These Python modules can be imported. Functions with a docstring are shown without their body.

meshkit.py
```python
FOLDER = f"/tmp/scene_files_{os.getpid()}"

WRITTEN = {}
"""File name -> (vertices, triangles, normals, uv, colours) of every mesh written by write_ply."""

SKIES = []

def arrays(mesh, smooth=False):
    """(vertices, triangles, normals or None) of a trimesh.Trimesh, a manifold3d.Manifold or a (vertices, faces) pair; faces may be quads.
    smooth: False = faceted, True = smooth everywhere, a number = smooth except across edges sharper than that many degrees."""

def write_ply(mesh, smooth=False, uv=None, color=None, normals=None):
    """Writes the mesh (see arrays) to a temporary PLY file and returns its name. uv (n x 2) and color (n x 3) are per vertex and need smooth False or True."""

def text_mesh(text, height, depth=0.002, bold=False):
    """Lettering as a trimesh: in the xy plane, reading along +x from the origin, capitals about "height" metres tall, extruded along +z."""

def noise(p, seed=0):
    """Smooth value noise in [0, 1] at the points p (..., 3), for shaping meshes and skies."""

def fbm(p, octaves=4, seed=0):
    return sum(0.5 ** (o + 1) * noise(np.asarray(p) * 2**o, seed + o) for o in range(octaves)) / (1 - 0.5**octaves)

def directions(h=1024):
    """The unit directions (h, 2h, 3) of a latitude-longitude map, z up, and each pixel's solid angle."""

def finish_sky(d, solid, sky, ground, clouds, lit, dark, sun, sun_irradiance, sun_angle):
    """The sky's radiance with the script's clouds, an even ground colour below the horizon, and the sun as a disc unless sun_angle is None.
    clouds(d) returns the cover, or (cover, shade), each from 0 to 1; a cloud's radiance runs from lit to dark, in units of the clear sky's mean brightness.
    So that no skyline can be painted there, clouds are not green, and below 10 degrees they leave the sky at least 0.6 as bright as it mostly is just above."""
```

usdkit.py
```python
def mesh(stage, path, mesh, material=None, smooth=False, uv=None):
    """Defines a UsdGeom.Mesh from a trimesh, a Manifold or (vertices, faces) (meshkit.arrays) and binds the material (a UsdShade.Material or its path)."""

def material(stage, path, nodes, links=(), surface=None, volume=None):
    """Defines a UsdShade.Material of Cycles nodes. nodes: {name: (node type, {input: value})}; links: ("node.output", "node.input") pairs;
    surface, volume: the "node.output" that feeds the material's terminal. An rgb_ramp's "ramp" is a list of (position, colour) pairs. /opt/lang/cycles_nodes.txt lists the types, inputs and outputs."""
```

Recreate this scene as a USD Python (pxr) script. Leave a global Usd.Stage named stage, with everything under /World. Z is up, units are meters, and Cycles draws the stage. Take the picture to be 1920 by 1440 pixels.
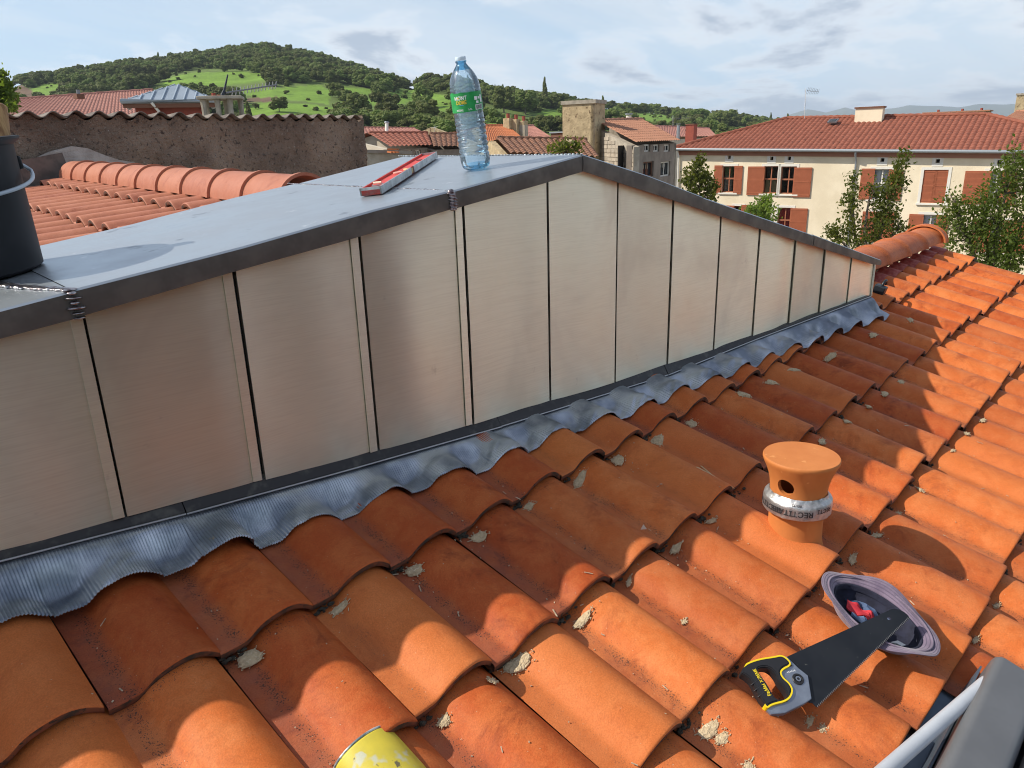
import math, random
import numpy as np, trimesh, manifold3d, shapely
from shapely.geometry import Polygon
from scipy.interpolate import PchipInterpolator
import usdkit, meshkit
from pxr import Usd, UsdGeom, UsdShade, UsdLux, Gf, Sdf, Vt

stage = Usd.Stage.CreateInMemory()
UsdGeom.SetStageUpAxis(stage, 'Z')
UsdGeom.SetStageMetersPerUnit(stage, 1.0)
UsdGeom.Xform.Define(stage, '/World')
UsdGeom.Scope.Define(stage, '/World/Looks')

# ------------------------------------------------------------------ camera, sky, sun, exposure
ZC = 11.0                                   # eye height above the street
CAM = np.array([0.0, 0.0, ZC])
FPX = 1395.0                                # focal length for a picture 1920 wide
R = np.array([[0.6873538812918634, -0.24386847371370773, 0.6841584680478329],
              [-0.725748829129065, -0.19316577758701428, 0.6602844988237991],
              [-0.028866570471780206, -0.9503763201478407, -0.30976050621641066]])
EXPOSURE = 0.56
SUN_AZ, SUN_EL = math.radians(-47), math.radians(41)
SUN_INT, SKY_STRENGTH = 0.92, 0.092
SUN_COLOR = (1.0, 0.93, 0.82)

cam = UsdGeom.Camera.Define(stage, '/World/camera')
M4 = np.eye(4); M4[0, :3] = R[:, 0]; M4[1, :3] = -R[:, 1]; M4[2, :3] = -R[:, 2]; M4[3, :3] = CAM
cam.AddTransformOp().Set(Gf.Matrix4d(*M4.ravel().tolist()))
cam.CreateHorizontalApertureAttr(36.0); cam.CreateVerticalApertureAttr(27.0)
cam.CreateFocalLengthAttr(36.0 * FPX / 1920); cam.CreateClippingRangeAttr(Gf.Vec2f(0.05, 90000))
cam.CreateExposureAttr(EXPOSURE)

sun_dir = np.array([math.cos(SUN_EL) * math.sin(SUN_AZ), math.cos(SUN_EL) * math.cos(SUN_AZ), math.sin(SUN_EL)])
sun = UsdLux.DistantLight.Define(stage, '/World/sun')
sun.CreateIntensityAttr(SUN_INT); sun.CreateAngleAttr(0.53); sun.CreateColorAttr(Gf.Vec3f(*SUN_COLOR)); sun.CreateNormalizeAttr(True)
zc = sun_dir; xc = np.cross([0, 0, 1], zc); xc /= np.linalg.norm(xc); yc = np.cross(zc, xc)
S4 = np.eye(4); S4[0, :3] = xc; S4[1, :3] = yc; S4[2, :3] = zc
sun.AddTransformOp().Set(Gf.Matrix4d(*S4.ravel().tolist()))

def mat(name, nodes, links, surface='p.BSDF', volume=None):
    return usdkit.material(stage, '/World/Looks/' + name, nodes, links, surface=surface, volume=volume)

sky_mat = mat('sky', {
    'sky': ('sky_texture', {'sky_type': 'single_scattering', 'sun_disc': False, 'sun_elevation': SUN_EL, 'sun_rotation': SUN_AZ,
                            'altitude': 400.0, 'air_density': 1.0, 'aerosol_density': 1.0, 'ozone_density': 1.6}),
    'tc': ('texture_coordinate', {}), 'xyz': ('separate_xyz', {}),
    'zz': ('math', {'math_type': 'add', 'value2': 0.24}), 'zm': ('math', {'math_type': 'maximum', 'value2': 0.05}),
    'px': ('math', {'math_type': 'divide'}), 'py': ('math', {'math_type': 'divide'}), 'pv': ('combine_xyz', {'z': 0.0}),
    # broken cumulus low down
    'n1': ('noise_texture', {'scale': 1.75, 'detail': 9.0, 'roughness': 0.56, 'distortion': 0.25}),
    'map1': ('mapping', {'mapping_type': 'point', 'location': (8.1, 6.6, 0.0), 'scale': (1.0, 1.0, 1.0)}),
    'dr': ('vector_math', {'math_type': 'dot_product', 'vector2': (0.95, 0.30, 0.0)}), 'bias': ('math', {'math_type': 'multiply_add', 'value2': 0.27, 'value3': -0.205}), 'nb': ('math', {'math_type': 'add'}),
    'c1': ('map_range', {'range_type': 'smoothstep', 'from_min': 0.50, 'from_max': 0.66, 'clamp': True}),
    # thin high veil
    'map2': ('mapping', {'mapping_type': 'point', 'location': (7.3, 2.0, 0.0), 'scale': (0.35, 0.9, 1.0), 'rotation': (0.0, 0.0, 0.6)}),
    'n2': ('noise_texture', {'scale': 1.2, 'detail': 5.0, 'roughness': 0.6, 'distortion': 0.6}),
    'c2': ('map_range', {'range_type': 'smoothstep', 'from_min': 0.28, 'from_max': 0.72, 'to_max': 0.52, 'clamp': True}),
    # shading inside the cumulus (thick parts grey)
    'c3': ('map_range', {'range_type': 'smoothstep', 'from_min': 0.52, 'from_max': 0.68, 'clamp': True}),
    'lowm': ('map_range', {'range_type': 'smoothstep', 'from_min': 0.26, 'from_max': 0.13, 'clamp': True}),
    'c1l': ('math', {'math_type': 'multiply'}),
    'cloudcol': ('mix_color', {'a': (8.0, 8.1, 8.3), 'b': (3.5, 4.2, 5.2), 'use_clamp': True}),
    'veil': ('mix_color', {'b': (7.0, 7.1, 7.2)}),
    'out': ('mix_color', {}), 'hzf': ('map_range', {'range_type': 'smoothstep', 'from_min': 0.36, 'from_max': 0.0, 'to_max': 0.90, 'clamp': True}), 'hzm': ('mix_color', {'b': (4.1, 5.6, 7.3)}),
    'bg': ('background_shader', {'strength': SKY_STRENGTH})},
    [('tc.generated', 'xyz.vector'), ('xyz.z', 'zz.value1'), ('zz.value', 'zm.value1'), ('xyz.x', 'px.value1'), ('zm.value', 'px.value2'),
     ('xyz.y', 'py.value1'), ('zm.value', 'py.value2'), ('px.value', 'pv.x'), ('py.value', 'pv.y'),
     ('pv.vector', 'map1.vector'), ('map1.vector', 'n1.vector'), ('tc.generated', 'dr.vector1'), ('dr.value', 'bias.value1'), ('n1.fac', 'nb.value1'), ('bias.value', 'nb.value2'), ('nb.value', 'c1.value'), ('nb.value', 'c3.value'),
     ('pv.vector', 'map2.vector'), ('map2.vector', 'n2.vector'), ('n2.fac', 'c2.value'),
     ('xyz.z', 'lowm.value'), ('c1.result', 'c1l.value1'), ('lowm.result', 'c1l.value2'),
     ('sky.color', 'hzm.a'), ('xyz.z', 'hzf.value'), ('hzf.result', 'hzm.fac'), ('hzm.result', 'veil.a'), ('c2.result', 'veil.fac'), ('c3.result', 'cloudcol.fac'),
     ('veil.result', 'out.a'), ('cloudcol.result', 'out.b'), ('c1l.value', 'out.fac'), ('out.result', 'bg.color')], surface='bg.background')
dome = UsdLux.DomeLight.Define(stage, '/World/sky')
UsdShade.MaterialBindingAPI.Apply(dome.GetPrim()).Bind(sky_mat)
dome.GetPrim().SetCustomDataByKey('kind', 'structure'); dome.GetPrim().SetCustomDataByKey('label', 'pale blue sky with low broken clouds')

# ------------------------------------------------------------------ helpers
_count = {}
def path_for(parent, name):
    base = f'{parent}/{name}'
    n = _count.get(base, 0); _count[base] = n + 1
    return base if n == 0 else f'{base}_{n:03d}'
def meta(prim, label=None, category=None, group=None, kind=None):
    for k, v in (('label', label), ('category', category), ('group', group), ('kind', kind)):
        if v: prim.SetCustomDataByKey(k, v)
def thing(name, label, category=None, group=None, kind=None, loc=None):
    x = UsdGeom.Xform.Define(stage, path_for('/World', name)); meta(x.GetPrim(), label, category, group, kind)
    if loc is not None: x.AddTranslateOp().Set(Gf.Vec3d(*map(float, loc)))
    return str(x.GetPath())
def clean(mesh, uv=None):
    if hasattr(mesh, 'vertices') or hasattr(mesh, 'to_mesh'): return mesh, uv
    v, f = np.asarray(mesh[0], float), np.asarray(mesh[1], int)
    k = np.unique(f)
    if len(k) == len(v): return (v, f), uv
    m = np.zeros(len(v), int); m[k] = np.arange(len(k)); return (v[k], m[f]), (None if uv is None else np.asarray(uv)[k])
def part(parent, name, mesh, m, smooth=False, uv=None, label=None, kind=None):
    mesh, uv = clean(mesh, uv)
    p = usdkit.mesh(stage, path_for(parent, name), mesh, m, smooth=smooth, uv=uv)
    meta(p.GetPrim(), label=label, kind=kind)
    return str(p.GetPath())
def solo(name, mesh, m, label, category=None, group=None, kind=None, smooth=False, uv=None):
    mesh, uv = clean(mesh, uv)
    p = usdkit.mesh(stage, path_for('/World', name), mesh, m, smooth=smooth, uv=uv)
    meta(p.GetPrim(), label, category, group, kind)
    return str(p.GetPath())

def ray(u, v):
    return R @ np.array([u - 960.0, v - 720.0, FPX])
def hit(u, v, p0, n):
    d = ray(u, v); return CAM + d * (((p0 - CAM) @ n) / (d @ n))
def at(u, v, depth):                        # the point seen at (u, v), so many metres along the lens axis
    return CAM + ray(u, v) / FPX * depth
def pix(p):
    c = R.T @ (np.asarray(p, float) - CAM); return 960 + FPX * c[0] / c[2], 720 + FPX * c[1] / c[2], c[2]
def unit(v): v = np.asarray(v, float); return v / np.linalg.norm(v)

def cat(meshes):
    vs, fs, o = [], [], 0
    for v, f in meshes:
        f = np.asarray(f, int)
        if f.shape[1] == 4: f = np.vstack([f[:, [0, 1, 2]], f[:, [0, 2, 3]]])
        vs.append(np.asarray(v, float)); fs.append(f + o); o += len(v)
    return np.vstack(vs), np.vstack(fs)
BOXF = np.array([[0, 2, 3, 1], [4, 5, 7, 6], [0, 1, 5, 4], [2, 6, 7, 3], [0, 4, 6, 2], [1, 3, 7, 5]])
def obox(o, ex, ey, ez):                    # box from a corner and three edge vectors
    o, ex, ey, ez = (np.asarray(q, float) for q in (o, ex, ey, ez))
    v = np.array([o + i * ex + j * ey + k * ez for i in (0, 1) for j in (0, 1) for k in (0, 1)])
    f = BOXF[:, ::-1] if np.dot(np.cross(ex, ey), ez) > 0 else BOXF
    return v, f
def cbox(c, X, Y, Z, sx, sy, sz):
    X, Y, Z = unit(X) * sx, unit(Y) * sy, unit(Z) * sz
    return obox(np.asarray(c) - (X + Y + Z) / 2, X, Y, Z)
def rbox(c, X, Y, Z, sx, sy, sz, r=0.003, seg=8):  # box with rounded edges
    s = [manifold3d.Manifold.sphere(r, seg).translate([i * (sx / 2 - r), j * (sy / 2 - r), k * (sz / 2 - r)]) for i in (-1, 1) for j in (-1, 1) for k in (-1, 1)]
    m = manifold3d.Manifold.batch_hull(s)
    return place(mm(m), c, X, Y, Z)
def mm(m):
    q = m.to_mesh(); return np.array(q.vert_properties[:, :3], float), np.array(q.tri_verts, int)
def place(vf, c, X, Y, Z):
    v, f = (vf.vertices, vf.faces) if hasattr(vf, 'vertices') else vf
    B = np.array([unit(X), unit(Y), unit(Z)]); v = np.asarray(v, float) @ B + np.asarray(c, float)
    f = np.asarray(f)
    return v, (f if np.linalg.det(B) > 0 else f[:, ::-1])
def extrude(poly, h):
    t = trimesh.creation.extrude_polygon(poly, h, engine='earcut'); return np.array(t.vertices), np.array(t.faces)
def tube(pts, radii, sides=8, cap=True):
    p = np.asarray(pts, float); t = np.gradient(p, axis=0); t /= np.linalg.norm(t, axis=1, keepdims=True) + 1e-12
    ref = np.array([0, 0, 1.0]) if abs(t[0, 2]) < 0.9 else np.array([1.0, 0, 0])
    a = np.zeros_like(p); a[0] = unit(np.cross(t[0], ref))
    for i in range(1, len(p)):
        q = a[i - 1] - (a[i - 1] @ t[i]) * t[i]; a[i] = q / (np.linalg.norm(q) + 1e-12)
    b = np.cross(t, a); ang = np.arange(sides) * 2 * np.pi / sides
    r = np.broadcast_to(radii, (len(p),))
    v = p[:, None] + r[:, None, None] * (np.cos(ang)[None, :, None] * a[:, None] + np.sin(ang)[None, :, None] * b[:, None])
    i, j = np.meshgrid(np.arange(len(p) - 1), np.arange(sides), indexing='ij')
    q = np.stack([i * sides + j, i * sides + (j + 1) % sides, (i + 1) * sides + (j + 1) % sides, (i + 1) * sides + j], -1).reshape(-1, 4)
    f = np.vstack([q[:, [0, 1, 2]], q[:, [0, 2, 3]]])
    v = v.reshape(-1, 3)
    if cap:
        n0 = len(v); v = np.vstack([v, p[0], p[-1]]); k = np.arange(sides); L = (len(p) - 1) * sides
        f = np.vstack([f, np.stack([np.full(sides, n0), (k + 1) % sides, k], 1), np.stack([np.full(sides, n0 + 1), L + k, L + (k + 1) % sides], 1)])
    return v, f
def grid_faces(nr, nc, flip=False):
    i, j = np.meshgrid(np.arange(nr - 1), np.arange(nc - 1), indexing='ij')
    q = np.stack([i * nc + j, i * nc + j + 1, (i + 1) * nc + j + 1, (i + 1) * nc + j], -1).reshape(-1, 4)
    return q[:, ::-1] if flip else q
def lathe(prof, seg=48):                    # (radius, height) pairs, outside seen from outside when the profile runs upward
    prof = np.asarray(prof, float); a = np.arange(seg) * 2 * np.pi / seg
    v = np.stack([prof[:, None, 0] * np.cos(a), prof[:, None, 0] * np.sin(a), np.repeat(prof[:, None, 1], seg, 1)], -1).reshape(-1, 3)
    i, j = np.meshgrid(np.arange(len(prof) - 1), np.arange(seg), indexing='ij')
    q = np.stack([i * seg + j, i * seg + (j + 1) % seg, (i + 1) * seg + (j + 1) % seg, (i + 1) * seg + j], -1).reshape(-1, 4)
    return v, q

# ------------------------------------------------------------------ materials
def surf(name, col, rough=0.6, metallic=0.0, var=None, scale=6.0, detail=4.0, bump=0.0, bump_scale=60.0, bump_dist=0.002, spec=0.5, stretch=(1, 1, 1), speck=None, coord='pos', fac=(0.35, 0.65), rnd=0.0, rot=(0, 0, 0), extra_rough=0.0, spec2=None):
    """Principled surface with noise between col and var, optional specks ((colour, scale, threshold)), optional bump."""
    nodes = {'p': ('principled_bsdf', {'base_color': col, 'roughness': rough, 'metallic': metallic, 'specular_ior_level': spec}),
             'g': ('geometry', {}), 'tc': ('texture_coordinate', {}), 'm': ('mapping', {'mapping_type': 'point', 'scale': stretch, 'rotation': rot})}
    links = [('g.position' if coord == 'pos' else 'tc.object', 'm.vector')]
    last = None
    if var is not None:
        nodes['n'] = ('noise_texture', {'scale': scale, 'detail': detail, 'roughness': 0.6})
        nodes['mr'] = ('map_range', {'range_type': 'smoothstep', 'from_min': fac[0], 'from_max': fac[1], 'clamp': True})
        nodes['mix'] = ('mix_color', {'a': col, 'b': var})
        links += [('m.vector', 'n.vector'), ('n.fac', 'mr.value'), ('mr.result', 'mix.fac')]
        last = 'mix.result'
        if extra_rough:
            nodes['rr'] = ('map_range', {'from_min': 0.2, 'from_max': 0.8, 'to_min': rough - extra_rough, 'to_max': rough + extra_rough, 'clamp': True})
            links += [('n.fac', 'rr.value'), ('rr.result', 'p.roughness')]
    for k, s in enumerate(x for x in (speck, spec2) if x):
        nodes[f'sn{k}'] = ('noise_texture', {'scale': s[1], 'detail': 3.0, 'roughness': 0.65})
        nodes[f'sm{k}'] = ('map_range', {'range_type': 'smoothstep', 'from_min': s[2], 'from_max': s[2] + 0.06, 'clamp': True})
        nodes[f'smix{k}'] = ('mix_color', {'a': col, 'b': s[0]})
        links += [('m.vector', f'sn{k}.vector'), (f'sn{k}.fac', f'sm{k}.value'), (f'sm{k}.result', f'smix{k}.fac')]
        if last: links.append((last, f'smix{k}.a'))
        last = f'smix{k}.result'
    if rnd:
        nodes['oi'] = ('object_info', {}); nodes['rm'] = ('map_range', {'to_min': 1 - rnd, 'to_max': 1 + rnd})
        nodes['hsv'] = ('hsv', {'color': col})
        links += [('oi.random', 'rm.value'), ('rm.result', 'hsv.value')]
        if last: links.append((last, 'hsv.color'))
        last = 'hsv.color'
    if last: links.append((last, 'p.base_color'))
    if bump:
        nodes['bn'] = ('noise_texture', {'scale': bump_scale, 'detail': 4.0, 'roughness': 0.6})
        nodes['b'] = ('bump', {'strength': bump, 'distance': bump_dist})
        links += [('m.vector', 'bn.vector'), ('bn.fac', 'b.height'), ('b.normal', 'p.normal')]
    return mat(name, nodes, links)

def tile_material(name, col, col2, dark, dust_amt, dirt_amt, seed=0.0, rnd=0.15):
    """Fired clay: mottled tone, darker burnt blooms, a dusty film in the channel and grit along the foot of the barrel (st = across, along)."""
    nodes = {'p': ('principled_bsdf', {'roughness': 0.55, 'specular_ior_level': 0.18}),
             'g': ('geometry', {}), 'tc': ('texture_coordinate', {}), 'oi': ('object_info', {}),
             'm': ('mapping', {'location': (seed, seed * 1.7, 0)}),
             'n1': ('noise_texture', {'scale': 13.0, 'detail': 7.0, 'roughness': 0.70, 'distortion': 0.3}),
             'r1': ('map_range', {'range_type': 'smoothstep', 'from_min': 0.36, 'from_max': 0.66, 'clamp': True}),
             'mix1': ('mix_color', {'a': col, 'b': col2}),
             'n2': ('noise_texture', {'scale': 6.0, 'detail': 9.0, 'roughness': 0.76, 'distortion': 0.5}),
             'r2': ('map_range', {'range_type': 'smoothstep', 'from_min': 0.50, 'from_max': 0.70, 'to_max': 0.80, 'clamp': True}),
             'mix2': ('mix_color', {'b': dark}),
             # channel film
             'uv': ('separate_xyz', {}),
             'pan': ('map_range', {'range_type': 'smoothstep', 'from_min': 0.33, 'from_max': 0.16, 'clamp': True}),
             'n3': ('noise_texture', {'scale': 16.0, 'detail': 4.0, 'roughness': 0.6}),
             'pn': ('math', {'math_type': 'multiply'}), 'pa': ('math', {'math_type': 'multiply', 'value2': dust_amt}),
             'mix3': ('mix_color', {'b': (0.23, 0.115, 0.09)}),
             # grit: fine dark grains, dense at the foot of the barrel and near the lower lip
             'n4': ('noise_texture', {'scale': 320.0, 'detail': 2.0, 'roughness': 0.6}),
             'n5': ('noise_texture', {'scale': 22.0, 'detail': 3.0, 'roughness': 0.6}),
             'band': ('math', {'math_type': 'subtract', 'value2': 0.20}), 'bab': ('math', {'math_type': 'absolute'}),
             'bf': ('map_range', {'range_type': 'smoothstep', 'from_min': 0.16, 'from_max': 0.02, 'clamp': True}),
             'lip': ('map_range', {'range_type': 'smoothstep', 'from_min': 0.80, 'from_max': 1.0, 'to_max': 0.6, 'clamp': True}),
             'lipb': ('map_range', {'range_type': 'smoothstep', 'from_min': 0.55, 'from_max': 0.30, 'clamp': True}),
             'lipm': ('math', {'math_type': 'multiply'}),
             'up': ('map_range', {'range_type': 'smoothstep', 'from_min': 0.16, 'from_max': 0.02, 'to_max': 0.8, 'clamp': True}),
             'sumb': ('math', {'math_type': 'maximum'}), 'sumc': ('math', {'math_type': 'maximum'}),
             'gm': ('math', {'math_type': 'multiply'}),
             'gth': ('math', {'math_type': 'multiply_add', 'value2': 0.30, 'value3': -0.0}),
             'gsum': ('math', {'math_type': 'add'}),
             'gr': ('map_range', {'range_type': 'smoothstep', 'from_min': 0.70, 'from_max': 0.78, 'to_max': dirt_amt, 'clamp': True}),
             'mix4': ('mix_color', {'b': (0.045, 0.032, 0.026)}),
             # tiny pale crumbs
             'n6': ('noise_texture', {'scale': 210.0, 'detail': 1.0}), 'cr': ('map_range', {'from_min': 0.775, 'from_max': 0.80, 'to_max': 0.7, 'clamp': True}),
             'mix5': ('mix_color', {'b': (0.55, 0.42, 0.28)}),
             'rm': ('map_range', {'to_min': 1 - rnd, 'to_max': 1 + rnd}), 'fv': ('map_range', {'from_min': 0.3, 'from_max': 0.7, 'to_min': 0.86, 'to_max': 1.12, 'clamp': True}), 'fm': ('math', {'math_type': 'multiply'}),
             'rs': ('map_range', {'to_min': 0.4975, 'to_max': 0.5015}), 'hsv': ('hsv', {}),
             'bn': ('noise_texture', {'scale': 170.0, 'detail': 6.0, 'roughness': 0.75}), 'b': ('bump', {'strength': 0.55, 'distance': 0.0016}),
             'bn2': ('noise_texture', {'scale': 18.0, 'detail': 2.0}), 'b2': ('bump', {'strength': 0.25, 'distance': 0.006})}
    L = [('g.position', 'm.vector'), ('m.vector', 'n1.vector'), ('m.vector', 'n2.vector'), ('m.vector', 'n3.vector'), ('m.vector', 'n4.vector'), ('m.vector', 'n5.vector'), ('m.vector', 'n6.vector'),
         ('n1.fac', 'r1.value'), ('r1.result', 'mix1.fac'), ('mix1.result', 'mix2.a'), ('n2.fac', 'r2.value'), ('r2.result', 'mix2.fac'),
         ('tc.UV', 'uv.vector'), ('uv.x', 'pan.value'), ('pan.result', 'pn.value1'), ('n3.fac', 'pn.value2'), ('pn.value', 'pa.value1'),
         ('mix2.result', 'mix3.a'), ('pa.value', 'mix3.fac'),
         ('uv.x', 'band.value1'), ('band.value', 'bab.value1'), ('bab.value', 'bf.value'),
         ('uv.y', 'lip.value'), ('uv.x', 'lipb.value'), ('lip.result', 'lipm.value1'), ('lipb.result', 'lipm.value2'),
         ('uv.y', 'up.value'), ('bf.result', 'sumb.value1'), ('lipm.value', 'sumb.value2'), ('sumb.value', 'sumc.value1'), ('up.result', 'sumc.value2'),
         ('sumc.value', 'gm.value1'), ('n5.fac', 'gm.value2'), ('gm.value', 'gth.value1'), ('gth.value', 'gsum.value1'), ('n4.fac', 'gsum.value2'), ('gsum.value', 'gr.value'),
         ('mix3.result', 'mix4.a'), ('gr.result', 'mix4.fac'),
         ('n6.fac', 'cr.value'), ('cr.result', 'mix5.fac'), ('mix4.result', 'mix5.a'),
         ('oi.random', 'rm.value'), ('oi.random', 'rs.value'), ('n4.fac', 'fv.value'), ('rm.result', 'fm.value1'), ('fv.result', 'fm.value2'), ('fm.value', 'hsv.value'), ('rs.result', 'hsv.hue'), ('mix5.result', 'hsv.color'), ('hsv.color', 'p.base_color'),
         ('m.vector', 'bn.vector'), ('bn.fac', 'b.height'), ('m.vector', 'bn2.vector'), ('bn2.fac', 'b2.height'), ('b2.normal', 'b.normal'), ('b.normal', 'p.normal')]
    return mat(name, nodes, L)

M = {}
M['tile_old'] = tile_material('tile_old', (0.45, 0.092, 0.021), (0.53, 0.138, 0.037), (0.20, 0.038, 0.013), 0.70, 0.9, 0.0)
M['tile_mid'] = tile_material('tile_mid', (0.51, 0.126, 0.030), (0.57, 0.172, 0.052), (0.30, 0.066, 0.020), 0.40, 0.9, 3.0)
M['tile_new'] = tile_material('tile_new', (0.56, 0.155, 0.040), (0.60, 0.180, 0.052), (0.44, 0.11, 0.03), 0.15, 0.4, 8.0, 0.05)
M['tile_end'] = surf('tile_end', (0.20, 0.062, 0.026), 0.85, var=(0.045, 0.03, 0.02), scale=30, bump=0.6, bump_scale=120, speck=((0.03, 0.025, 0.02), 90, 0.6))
M['tile_pink'] = tile_material('tile_pink', (0.43, 0.165, 0.095), (0.47, 0.195, 0.12), (0.30, 0.10, 0.06), 0.2, 0.3, 5.0, 0.05)
M['underlay'] = surf('underlay', (0.09, 0.045, 0.03), 0.9)
M['zinc'] = surf('zinc', (0.51, 0.56, 0.59), 0.40, 0.85, var=(0.45, 0.49, 0.525), scale=5, detail=8, bump=0.14, bump_scale=3.5, bump_dist=0.02, extra_rough=0.10, speck=((0.66, 0.68, 0.70), 16, 0.68), spec2=((0.30, 0.33, 0.36), 7, 0.64))
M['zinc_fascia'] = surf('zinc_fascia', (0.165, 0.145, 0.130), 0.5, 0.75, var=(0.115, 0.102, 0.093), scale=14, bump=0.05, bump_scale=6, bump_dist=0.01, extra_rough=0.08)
M['solder'] = surf('solder', (0.50, 0.49, 0.50), 0.28, 1.0, var=(0.22, 0.18, 0.19), scale=90, bump=0.5, bump_scale=150)
M['lead_flashing'] = surf('lead_flashing', (0.50, 0.54, 0.60), 0.33, 0.9, var=(0.22, 0.25, 0.30), scale=9, speck=((0.33, 0.28, 0.21), 18, 0.70), extra_rough=0.08)
M['black_trim'] = surf('black_trim', (0.035, 0.032, 0.033), 0.45, 0.3, var=(0.09, 0.085, 0.075), scale=24, fac=(0.5, 0.75))
M['bead'] = surf('bead', (0.5, 0.5, 0.52), 0.35, 0.9)
M['gap_black'] = surf('gap_black', (0.012, 0.012, 0.012), 0.9)

# ------------------------------------------------------------------ main tiled roof (the frame of the tile field was measured from the photograph)
TW, TL, DROP = 0.208, 0.344, 0.030
UA = unit([0.99998595, 0.0, 0.00530057]); UB = unit([8.6e-05, -0.95634685, -0.29223397]); UN = unit(np.cross(UB, UA)); UN = UN if UN[2] > 0 else -UN
P0 = CAM + np.array([0.26824498, 1.27288952, -0.93833655])
prof_u = [0, .12, .24, .30, .36, .42, .50, .60, .68, .76, .84, .91, .96, 1.0, 1.03]
prof_h = [.002, .001, .002, .008, .020, .029, .0365, .041, .0425, .0405, .0335, .023, .014, .006, .003]
HP = PchipInterpolator(prof_u, prof_h)
def tile_h(i, v):                           # height of the tiles' upper side over the roof plane; i in columns, v metres down the slope from the first full lip
    fr = np.asarray(i) - np.floor(i); vv = np.asarray(v) / TL; w = vv - np.floor(vv)
    return HP(fr) - DROP * (1 - w)
def roof_pt(i, v, dh=0.0, follow=True):
    h = tile_h(i, v) if follow else 0.0
    return P0 + np.multiply.outer(np.asarray(i, float) * TW, UA) + np.multiply.outer(np.asarray(v, float), UB) + np.multiply.outer(np.asarray(h + dh, float), UN)
def roof_iv(p):
    d = np.asarray(p) - P0; return (d @ UA) / TW, d @ UB
def roof_hit(u, v, dh=0.0):
    h = 0.02
    for _ in range(8):
        p = hit(u, v, P0 + UN * (h + dh), UN); i, w = roof_iv(p); h = 0.5 * h + 0.5 * float(tile_h(i, w))
    return p
rng = np.random.default_rng(7)
US = np.array([0, .07, .14, .2, .25, .29, .33, .37, .41, .46, .52, .58, .64, .70, .76, .82, .87, .91, .945, .975, 1.0])
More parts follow.
